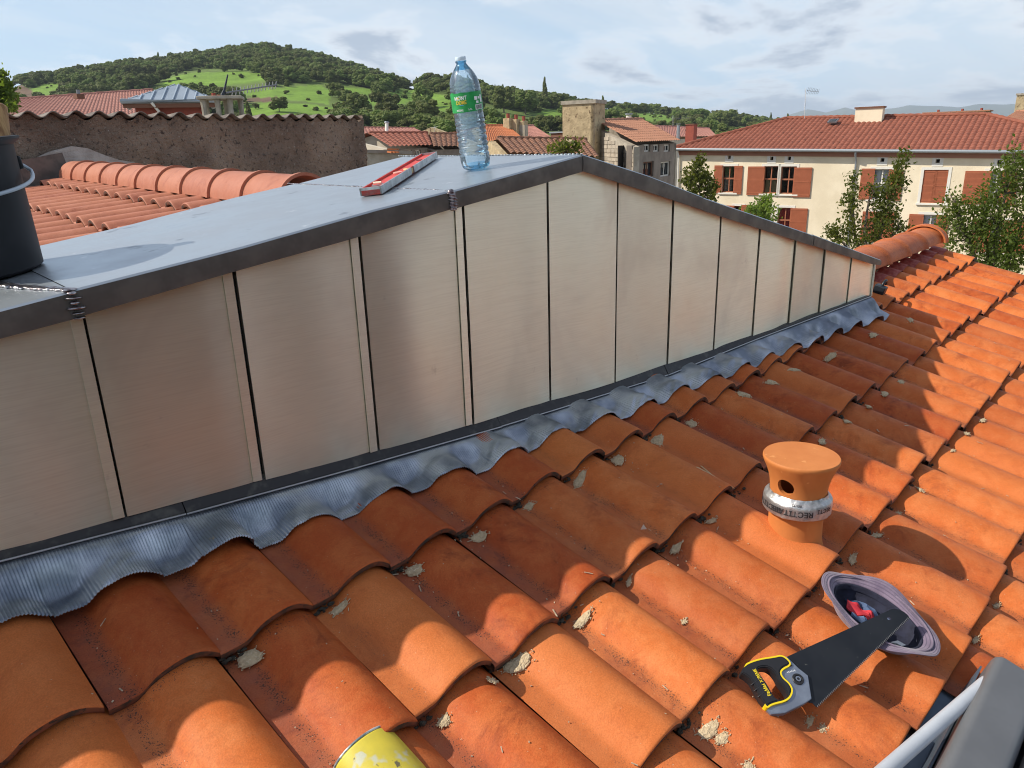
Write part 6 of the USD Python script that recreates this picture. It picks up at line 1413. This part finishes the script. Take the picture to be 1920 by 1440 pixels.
part(ch, 'chimney_cap', obox(cb_ - fn * .78 - fx * .06 + upz * chh, fx * (cw + .12), fn * .86, [0, 0, .10]), M['rust'])
part(ch, 'chimney_flashing', obox(cb_ - fn * .72 - fx * .10 + upz * .40, fx * (cw + .2), fn * .85, [0, 0, .10]), M['gutter'])
sp = hit(1562, 229, p01 + fn * 1.4, fn); upv = unit((p01 - p00) - ((p01 - p00) @ fx) * fx)
sky_n = unit(np.cross(fx, upv)); sky_n = sky_n if sky_n[2] > 0 else -sky_n
sl_ = part(house, 'skylight', cbox(sp + sky_n * .08, fx, upv, sky_n, .6, .7, .10), M['antenna_metal']); part(sl_, 'pane', cbox(sp + sky_n * .15, fx, upv, sky_n, .42, .5, .02), M['pane'])
# television aerial on the house
def yagi(label, foot, top, b0, b1, elems, el_dir, elen, r=.018):
    t = thing('tv_aerial', label, 'aerial')
    part(t, 'mast', tube([foot, top], r * 1.2, 6), M['antenna_metal']); part(t, 'boom', tube([b0, b1], r * .8, 6), M['antenna_metal'])
    for q in np.linspace(.04, .98, elems):
        p = b0 + (b1 - b0) * q; l = elen * (1.15 - .4 * q)
        part(t, 'element', tube([p - el_dir * l / 2, p + el_dir * l / 2], r * .6, 5), M['antenna_metal'])
D_ = 50.0
yagi('rooftop TV aerial on a mast above the ridge of the cream house', at(1508, 222, D_), at(1511, 166, D_), at(1513, 170, D_), at(1535, 172, D_ - .2), 8, unit(upz + fx * .35), .42)

def block(label, name, catg): return thing(name, label, catg)
def gable(label, e0, e1, ridge0, ridge1, back, zlow, wallm, roofm, pitch=.35, rows=8, openings=(), eo=.25, name='village_house', amp=.06, moss=None, half=False):
    """House seen from its eaves side: eave from e0 to e1, ridge from ridge0 to ridge1 (points), walls down to zlow; openings in the front wall (s0, s1, z0, z1)."""
    e0, e1, ridge0, ridge1 = (np.asarray(q, float) for q in (e0, e1, ridge0, ridge1)); X = e1 - e0; X[2] = 0; L = np.linalg.norm(X); X = unit(X); N = unit(np.cross(X, upz)); N = N if N @ (CAM - e0) > 0 else -N
    t = thing(name, label, 'house')
    off = lambda p: (p - e0) @ N
    bk = e0 + N * (2 * off(ridge0)), e1 + N * (2 * off(ridge1))
    part(t, 'roof', barrel_roof(e0 + N * 0, e1, ridge1, ridge0, pitch, rows, amp), roofm, smooth=60)
    if not half: part(t, 'roof_back', (np.array([bk[0], bk[1], ridge1, ridge0]), np.array([[0, 3, 2, 1]])), roofm)
    part(t, 'ridge_tiles', tube([ridge0 + (ridge1 - ridge0) * q + upz * .03 for q in np.linspace(0, 1, 21)], [.13 if i % 2 else .10 for i in range(21)], 7), roofm, smooth=40)
    w0 = e0 - N * eo; fz = min(e0[2], e1[2]) - .12
    pol = shapely.box(0, zlow, L, fz)
    if openings: pol = pol.difference(shapely.union_all([shapely.box(*o[:1], o[2], o[1], o[3]) for o in openings]))
    v, f = extrude(pol, .3); B = lambda a, b, c: np.array([w0[0], w0[1], 0]) + X * a + upz * b + N * (c - .3)
    part(t, 'front_wall', (np.array([B(*q) for q in v]), f if np.dot(np.cross(X, upz), N) > 0 else f[:, ::-1]), wallm)
    depth = -2 * off(ridge0) - 2 * eo
    gz = ridge0[2] - .12
    gp_ = Polygon([(0, zlow), (depth / 2, zlow), (depth / 2, gz), (0, fz)]) if half else Polygon([(0, zlow), (depth, zlow), (depth, fz), (depth / 2, gz), (0, fz)])
    for sx in ((L - .3,) if half else (0.0, L - .3)):
        v, f = extrude(gp_, .3); part(t, 'gable_end', (np.array([np.array([w0[0], w0[1], 0]) - N * a + upz * b + X * (sx + c) for a, b, c in v]), f[:, ::-1]), moss or wallm)
    for o in openings:
        wd_ = part(t, 'window', cat([obox(B(a, c, .16), X * (b - a), N * .05, [0, 0, d - c]) for a, b, c, d in ((o[0], o[0] + .07, o[2], o[3]), (o[1] - .07, o[1], o[2], o[3]), (o[0], o[1], o[2], o[2] + .07), (o[0], o[1], o[3] - .07, o[3]), ((o[0] + o[1]) / 2 - .03, (o[0] + o[1]) / 2 + .03, o[2], o[3]))]), M['white_stone'] if len(o) < 5 else M['rust'])
        part(wd_, 'pane', obox(B(o[0], o[2], .12), X * (o[1] - o[0]), N * .01, [0, 0, o[3] - o[2]]), M['pane'])
    part(t, 'inside_screen', obox(B(.3, zlow, -.6), X * (L - .6), N * .05, [0, 0, fz - zlow]), M['dark_open'])
    return t, (B, X, N, L)
def opx(e0, e1, boxes, eo=.25):
    """Openings of a front wall from their outlines in the picture."""
    e0, e1 = np.asarray(e0), np.asarray(e1); X = e1 - e0; X = X * [1, 1, 0]; X = unit(X); N = unit(np.cross(X, upz)); N = N if N @ (CAM - e0) > 0 else -N; w0 = e0 - N * eo; o = []
    for b in boxes:
        p, q = hit(b[0], b[1], w0, N), hit(b[2], b[3], w0, N); o.append(((p - w0) @ X, (q - w0) @ X, q[2], p[2]) + tuple(b[4:]))
    return o
# red roofed houses left of the bottle
e0, e1 = at(733, 275.5, 40), at(812, 273, 43)
gable('low house with evenly ribbed red roof and a pale gable left of the bottle', e0, e1, at(692, 250.5, 44.5), at(802, 250, 46.5), 0, 4, M['plaster_grey'], M['roof_red'], .34, 8, opx(e0, e1, [(740, 280, 750, 296), (766, 281, 774, 296), (779, 281, 790, 296)]), moss=M['plaster_pale'])
e0, e1 = at(813, 275.5, 42.5), at(874, 275, 44)
gable('small house with patchy mossy roof directly behind the bottle', e0, e1, at(806, 252, 46), at(876, 252, 47.5), 0, 4, M['plaster_grey'], M['roof_moss'], .30, 8)
e0, e1 = at(676, 251, 66), at(800, 250, 70)
gable('pink roofed house behind the ribbed red roof, with one thin flue', e0, e1, at(672, 240, 72), at(778, 241, 76), 0, 4, M['plaster_pale'], M['roof_pink'], .4, 8)
fl = thing('flue_pipe', 'thin white flue pipe on the pink roof left of the bottle', 'flue'); part(fl, 'pipe', tube([at(725, 249, 69), at(725, 231, 69)], .16, 8), M['white_stone'], smooth=40); part(fl, 'cowl', tube([at(725, 231, 69), at(725, 229, 69)], .24, 8), M['gutter'])
yagi('thin aerial behind the mossy roof left of the bottle', at(815, 262, 48), at(815, 236, 48), at(812, 239, 48), at(819, 238, 48), 4, unit(fx), .3, .012)
gw = thing('garden_wall', 'low grey courtyard wall between the rendered wall and the zinc coping', 'wall')
a, b = at(676, 287, 24), at(760, 289, 25); part(gw, 'wall', obox(a, b - a, unit(np.cross(b - a, upz)) * .4, [0, 0, -6]), M['stone_grey']); part(gw, 'coping', obox(a + upz * .0, b - a, unit(np.cross(b - a, upz)) * .46, [0, 0, .10]), M['plaster_grey'])
tp = thing('tile_heap', 'small heap of orange tiles on the low grey wall', 'tiles')
for q in range(6):
    c = at(737 + (q % 3) * 4 - 4, 285 - (q // 3) * 5, 23.8); part(tp, 'tile', cbox(c, [1, .3 * q, 0], [-.3 * q, 1, .1], [0, 0, 1], .16, .22, .05), M['roof_orange'])
# orange roof and stepped gable right of the bottle
e0, e1 = at(905, 266, 50), at(984, 262, 56)
gable('house with bright orange roof right of the bottle', e0, e1, at(905, 236, 58), at(952, 236, 62), 0, 4, M['stone_warm'], M['roof_orange'], .36, 9)
e0, e1 = at(990, 262, 62), at(1034, 257, 66)
gable('house with dull red roof left of the tall chimney block', e0, e1, at(980, 237, 70), at(1000, 236, 73), 0, 4, M['plaster_grey'], M['roof_pink'], .36, 9)
sgb = thing('stepped_gable', 'stepped stone gable with three small chimneys behind the orange roof', 'gable')
for u, v, w in ((953, 229, 14), (968, 231, 11), (982, 234, 9)):
    p = at(u, v, 60); part(sgb, 'chimney', cbox(p - upz * .5, fx, fn, upz, w / FPX * 60, .6, 1.6), M['stone_warm']); part(sgb, 'chimney_pot', tube([p + upz * .2, p + upz * .65], .14, 8), M['brick_red'], smooth=40)
p = at(968, 250, 60.5); part(sgb, 'gable_wall', cbox(p - upz * 1.2, fx, fn, upz, 2.0, .4, 3.6), M['stone_grey'])
db = thing('roof_dormer', 'dark boxy dormer behind the mossy ruined roof', 'dormer'); p = at(1054, 256, 44); part(db, 'box', cbox(p - upz * .6, fx, fn, upz, 1.05, .8, 1.6), M['rust']); part(db, 'cap', cbox(p + upz * .24, fx, fn, upz, 1.2, .95, .08), M['gutter'])
# ruined mossy house
e0, e1 = at(958, 288, 33), at(1126, 296, 34)
gable('ruined house with sagging mossy brown roof in front of the stone house', e0, e1, at(932, 260, 37), at(1100, 262.5, 39), 0, 3, M['stone_warm'], M['roof_moss'], .27, 11, amp=.08)
# tall stone house with chimney block
sh_e0, sh_e1 = at(1194, 267.5, 37.5), at(1276, 264, 43)
t, (B, X_, N_, L_) = gable('stone house with orange roof, pale side wall and three small upper windows', sh_e0, sh_e1, at(1118, 227, 43), at(1204, 224, 49.5), 0, 0, M['plaster_grey'], M['roof_brown'], .30, 10,
    opx(sh_e0, sh_e1, [(1208, 271, 1219, 284), (1225, 271, 1236, 284), (1245, 271, 1256, 284), (1206, 304, 1225, 330, 1), (1239, 304, 1256, 329)]), moss=M['stone_grey'], half=True)
# courses of pale blocks on its side wall
g = np.random.default_rng(3)
p0_ = at(1114, 234, 43.2); p1_ = at(1189, 270, 37.5); sx_ = (p1_ - p0_) * [1, 1, 0]; SL = np.linalg.norm(sx_); sx_ = unit(sx_); sn_ = unit(np.cross(sx_, upz)); sn_ = sn_ if sn_ @ (CAM - p0_) > 0 else -sn_
M['pale_block'] = surf('pale_block', (.44, .38, .30), .95, var=(.36, .30, .23), scale=3, bump=.6, bump_scale=14, bump_dist=.03, rnd=.18)
bx = t
wallp = thing('side_gable_wall', 'pale block side wall of the stone house under the tall chimney block', 'wall')
gpoly = lambda s: p0_[2] + (p1_[2] - p0_[2]) * s / SL - .15
part(wallp, 'backing', (np.array([p0_ * [1, 1, 0] + upz * z + sx_ * s + sn_ * o for s, z, o in ((0, 2, 0), (SL, 2, 0), (SL, gpoly(SL), 0), (0, gpoly(0), 0), (0, 2, -.3), (SL, 2, -.3), (SL, gpoly(SL), -.3), (0, gpoly(0), -.3))]), np.array([[0, 1, 2, 3], [7, 6, 5, 4], [3, 2, 6, 7], [0, 3, 7, 4], [1, 5, 6, 2]])), M['stone_grey'])
z = p0_[2] - .25; row = 0
while z > ZC - 2.6:
    s = g.uniform(-.5, 0)
    while s < SL:
        w_ = g.uniform(.45, .8); a, b = max(s, .02), min(s + w_ - .03, SL - .02); s += w_
        if b - a < .12 or z > gpoly(b) - .05: continue
        part(wallp, 'block', obox(p0_ * [1, 1, 0] + upz * (z - .20) + sx_ * a + sn_ * .0, sx_ * (b - a), sn_ * g.uniform(.02, .05), [0, 0, .185]), M['pale_block'])
    z -= .215; row += 1
chb = thing('chimney_block', 'tall yellowish stone chimney block rising beside the stone house roof', 'chimney')
q0, q1, qt = at(1055, 262, 42.5), at(1115, 262, 41.6), at(1085, 196, 42)
cx_ = unit((q1 - q0) * [1, 1, 0]); cy_ = np.cross(upz, cx_); cy_ = cy_ if cy_ @ (q0 - CAM) > 0 else -cy_; cwid = (q1 - q0) @ cx_
part(chb, 'stack', obox(q0 * [1, 1, 0] + upz * (ZC - 3), cx_ * cwid, cy_ * 1.5, [0, 0, qt[2] - ZC + 3]), M['stone_warm'])
part(chb, 'capstone', obox(q0 * [1, 1, 0] + upz * qt[2] - cx_ * .07 - cy_ * .07, cx_ * (cwid + .14), cy_ * 1.64, [0, 0, .20]), M['concrete'])
w0_ = q1 * [1, 1, 0]; wg = Polygon([(0, qt[2] - .05), (0, ZC - 1), (1.9, ZC - 1), (1.9, ZC + .9)])
v, f = extrude(wg, .25); bd = unit(at(1165, 226, 46) * [1, 1, 0] - w0_)
part(chb, 'sloping_shoulder', (np.array([w0_ + bd * a + upz * b + cx_ * (c - .25) for a, b, c in v]), f), M['plaster_grey'])
# roofs to the right
e0, e1 = at(1205, 258, 66), at(1345, 256, 80)
gable('long low pink roofed building behind the stone house', e0, e1, at(1212, 236, 78), at(1330, 241, 92), 0, 3, M['plaster_pale'], M['roof_pink'], .42, 8)
rc = thing('red_chimney', 'square red brick chimney left of the cream house', 'chimney'); p = at(1296, 247, 62); part(rc, 'stack', cbox(p - upz * .4, fx, fn, upz, .72, .7, 1.9), M['brick_red']); part(rc, 'cap', cbox(p + upz * .58, fx, fn, upz, .82, .8, .08), M['rust'])
mf_ = thing('metal_flue', 'short grey metal flue with a cap left of the red chimney', 'flue'); p = at(1272, 243, 62); part(mf_, 'pipe', tube([p - upz * .8, p + upz * .35], .14, 8), M['gutter'], smooth=40); part(mf_, 'cap', tube([p + upz * .42, p + upz * .46], .20, 8), M['gutter'])
sf = thing('small_flue', 'small white chimney pot on the orange roof of the stone house', 'flue'); p = at(1179, 220, 48); part(sf, 'pot', tube([p - upz * .5, p + upz * .10], .17, 8), M['white_stone'], smooth=40); part(sf, 'cap', tube([p + upz * .16, p + upz * .24], .24, 8), M['gutter'])
yagi('horizontal aerial above the pink roof right of the stone house', at(1262, 236, 60), at(1262, 216, 60), at(1258, 222, 60), at(1296, 221, 60.5), 9, unit(upz), .25, .014)
# left background: red roof, zinc pavilion, stone chimney table
e0, e1 = at(-60, 232, 40), at(300, 214, 56)
gable('long dull red tiled roof behind the corrugated wall', e0, e1, at(24, 187.5, 52), at(286, 168.5, 66), 0, 3, M['plaster_pale'], M['roof_pink'], .40, 14, name='red_roofed_building', amp=.05)
vb = thing('roof_vent', 'small dark vent box on the long red roof', 'vent'); p = at(148, 181, 50); part(vb, 'box', cbox(p, fx, fn, upz, .55, .5, .30), M['rust']); part(vb, 'pipe', tube([p + upz * .1, p + upz * .42], .12, 8), M['antenna_metal'])
pv = thing('zinc_pavilion', 'zinc pyramid roof with gutter above a reddish wall behind the corrugated wall', 'building')
vd = ray(322, 187); vd = unit(vd * [1, 1, 0])
def fro(u, v, D): d = ray(u, v); return CAM + d * (D / (d @ vd))
eL, eR, ap = fro(229, 190.5, 30), fro(408, 187.5, 30), fro(334, 158, 32)
eB = at(300, 180, 38); eC = eR + (eB - eR) * .2
q_ = unit((eR - eL) * [1, 1, 0]); qn = unit(np.cross(upz, q_)); qn = qn if qn @ (eL - CAM) > 0 else -qn; Wp = (eR - eL) @ q_; zE = .5 * (eL[2] + eR[2])
c4 = [eL * [1, 1, 0] + upz * zE, eL * [1, 1, 0] + q_ * Wp + upz * zE, eL * [1, 1, 0] + q_ * Wp + qn * 4.2 + upz * zE, eL * [1, 1, 0] + qn * 4.2 + upz * zE]
apx = .5 * (c4[0] + c4[2]); apx = apx + q_ * (((ap - eL) @ q_) - Wp / 2) * .9; apx[2] = ap[2]
for a, b in ((0, 1), (1, 2), (2, 3), (3, 0)):
    n = unit(np.cross(c4[b] - c4[a], apx - c4[a])); 
    pl_ = part(pv, 'zinc_slope', (np.array([c4[a], c4[b], apx]), np.array([[0, 1, 2]])), M['roof_zinc'])
    for s_ in np.arange(.06, .97, .115):
        f0 = c4[a] + (c4[b] - c4[a]) * s_; k = 1 - abs(2 * s_ - 1) if True else 1
        f1 = f0 + (apx - (c4[a] + c4[b]) / 2) * min(1, k)
        if np.linalg.norm(f1 - f0) > .2: part(pl_, 'standing_seam', tube([f0 + upz * .03, f1 + upz * .03], .025, 5), M['roof_zinc'])
part(pv, 'gutter', tube([c4[3], c4[0], c4[1], c4[2]], .09, 8), M['gutter'], smooth=40)
part(pv, 'walls', obox(c4[0] * [1, 1, 0] + q_ * .35 + qn * .35, q_ * (Wp - .7), qn * 3.5, [0, 0, zE - .10]), M['brick_red'])
part(pv, 'downpipe', tube([c4[0] + q_ * .9 - upz * .05, c4[0] + q_ * 1.1 + qn * .2 - upz * .35, c4[0] + q_ * 1.3 + qn * .30 - upz * .9], .05, 6), M['white_stone'], smooth=40)
part(pv, 'eaves_board', obox(c4[0] + qn * .05 - upz * .22, q_ * Wp, qn * .04, [0, 0, .14]), M['rust'])
ck = thing('chimney_table', 'stone chimney slab on short pillars above the corrugated wall', 'chimney')
p = at(414, 184, 14); kx = unit(np.array([R[0, 0], R[1, 0], 0]) + .25 * np.array([R[0, 2], R[1, 2], 0])); ky = np.cross(upz, kx)
part(ck, 'slab', rbox(p, kx, ky, upz, .80, .55, .055, .012, 6), M['concrete'], smooth=40)
for a, b in ((-.30, -.16), (-.05, -.18), (.17, -.16), (.33, .12), (-.30, .18), (.06, .18)): part(ck, 'pillar', tube([p + kx * a + ky * b - upz * .45, p + kx * a + ky * b - upz * .18, p + kx * a + ky * b - upz * .03], [.055, .048, .060], 8), M['concrete'], smooth=40)
part(ck, 'base', cbox(p - upz * .72, kx, ky, upz, .85, .6, .6), M['concrete'])
for a, hh in ((-.12, .09), (-.03, .06)): part(ck, 'pot', tube([p + kx * a + upz * .03, p + kx * a + upz * hh], .04, 8), M['brick_red'], smooth=40)
am = thing('leaning_aerial', 'dark leaning mast with a long many-armed aerial boom above the stone chimney', 'aerial')
part(am, 'mast', tube([at(417, 182, 14), at(421, 168, 14), at(427, 140, 14)], [.05, .022, .012], 6), M['black_plastic'])
b0, b1 = at(424, 174, 14), at(519, 159, 15.2); part(am, 'boom', tube([b0, b1], .016, 6), M['antenna_metal'])
for q in np.linspace(.12, .98, 13): c = b0 + (b1 - b0) * q; part(am, 'element', tube([c - upz * .07 - kx * .02, c + upz * .07 + kx * .02], .009, 5), M['antenna_metal'])
# far right: church tower and roofs behind the cream house
ct_ = thing('stone_tower', 'brown stone tower cut by the right edge of the picture', 'tower'); p = at(1932, 200, 85); part(ct_, 'tower', cbox(p - upz * 4.2, fx, fn, upz, 2.8, 2.6, 11.2), M['stone_warm']); part(ct_, 'parapet', cbox(p + upz * 1.35, fx, fn, upz, 3.0, 2.8, .2), M['stone_grey'])
e0, e1 = at(1866, 232, 70), at(1990, 240, 60)
gable('orange roofed house behind the right end of the cream house', e0, e1, at(1905, 209, 72), at(1990, 208, 68), 0, 3, M['stone_warm'], M['roof_brown'], .4, 8)
lb = thing('far_barn', 'low brown building just showing over the ridge of the cream house', 'building'); p = at(1795, 214, 95); part(lb, 'walls', cbox(p - upz * 2.6, fx, fn, upz, 7.0, 4, 5.6), M['stone_warm']); part(lb, 'roof', cbox(p + upz * .26, fx, fn, upz, 7.4, 4.4, .14), M['roof_brown'])
for a in (-2.2, .5, 2.6): part(lb, 'chimney_pot', tube([p + fx * a + upz * .3, p + fx * a + upz * .62], .16, 6), M['brick_red'])

# ------------------------------------------------------------------ air
HZ = 46000.0
hv, hf = obox([-HZ, -HZ, -8], [2 * HZ, 0, 0], [0, 2 * HZ, 0], [0, 0, 500])
hz = usdkit.mesh(stage, '/World/haze', (hv, hf), mat('haze', {'v': ('principled_volume', {'color': (.80, .90, 1.0), 'density': 6.5e-5, 'anisotropy': .2})}, [], surface=None, volume='v.volume'))
meta(hz.GetPrim(), 'pale blue air between the roofs and the far mountains', kind='stuff')
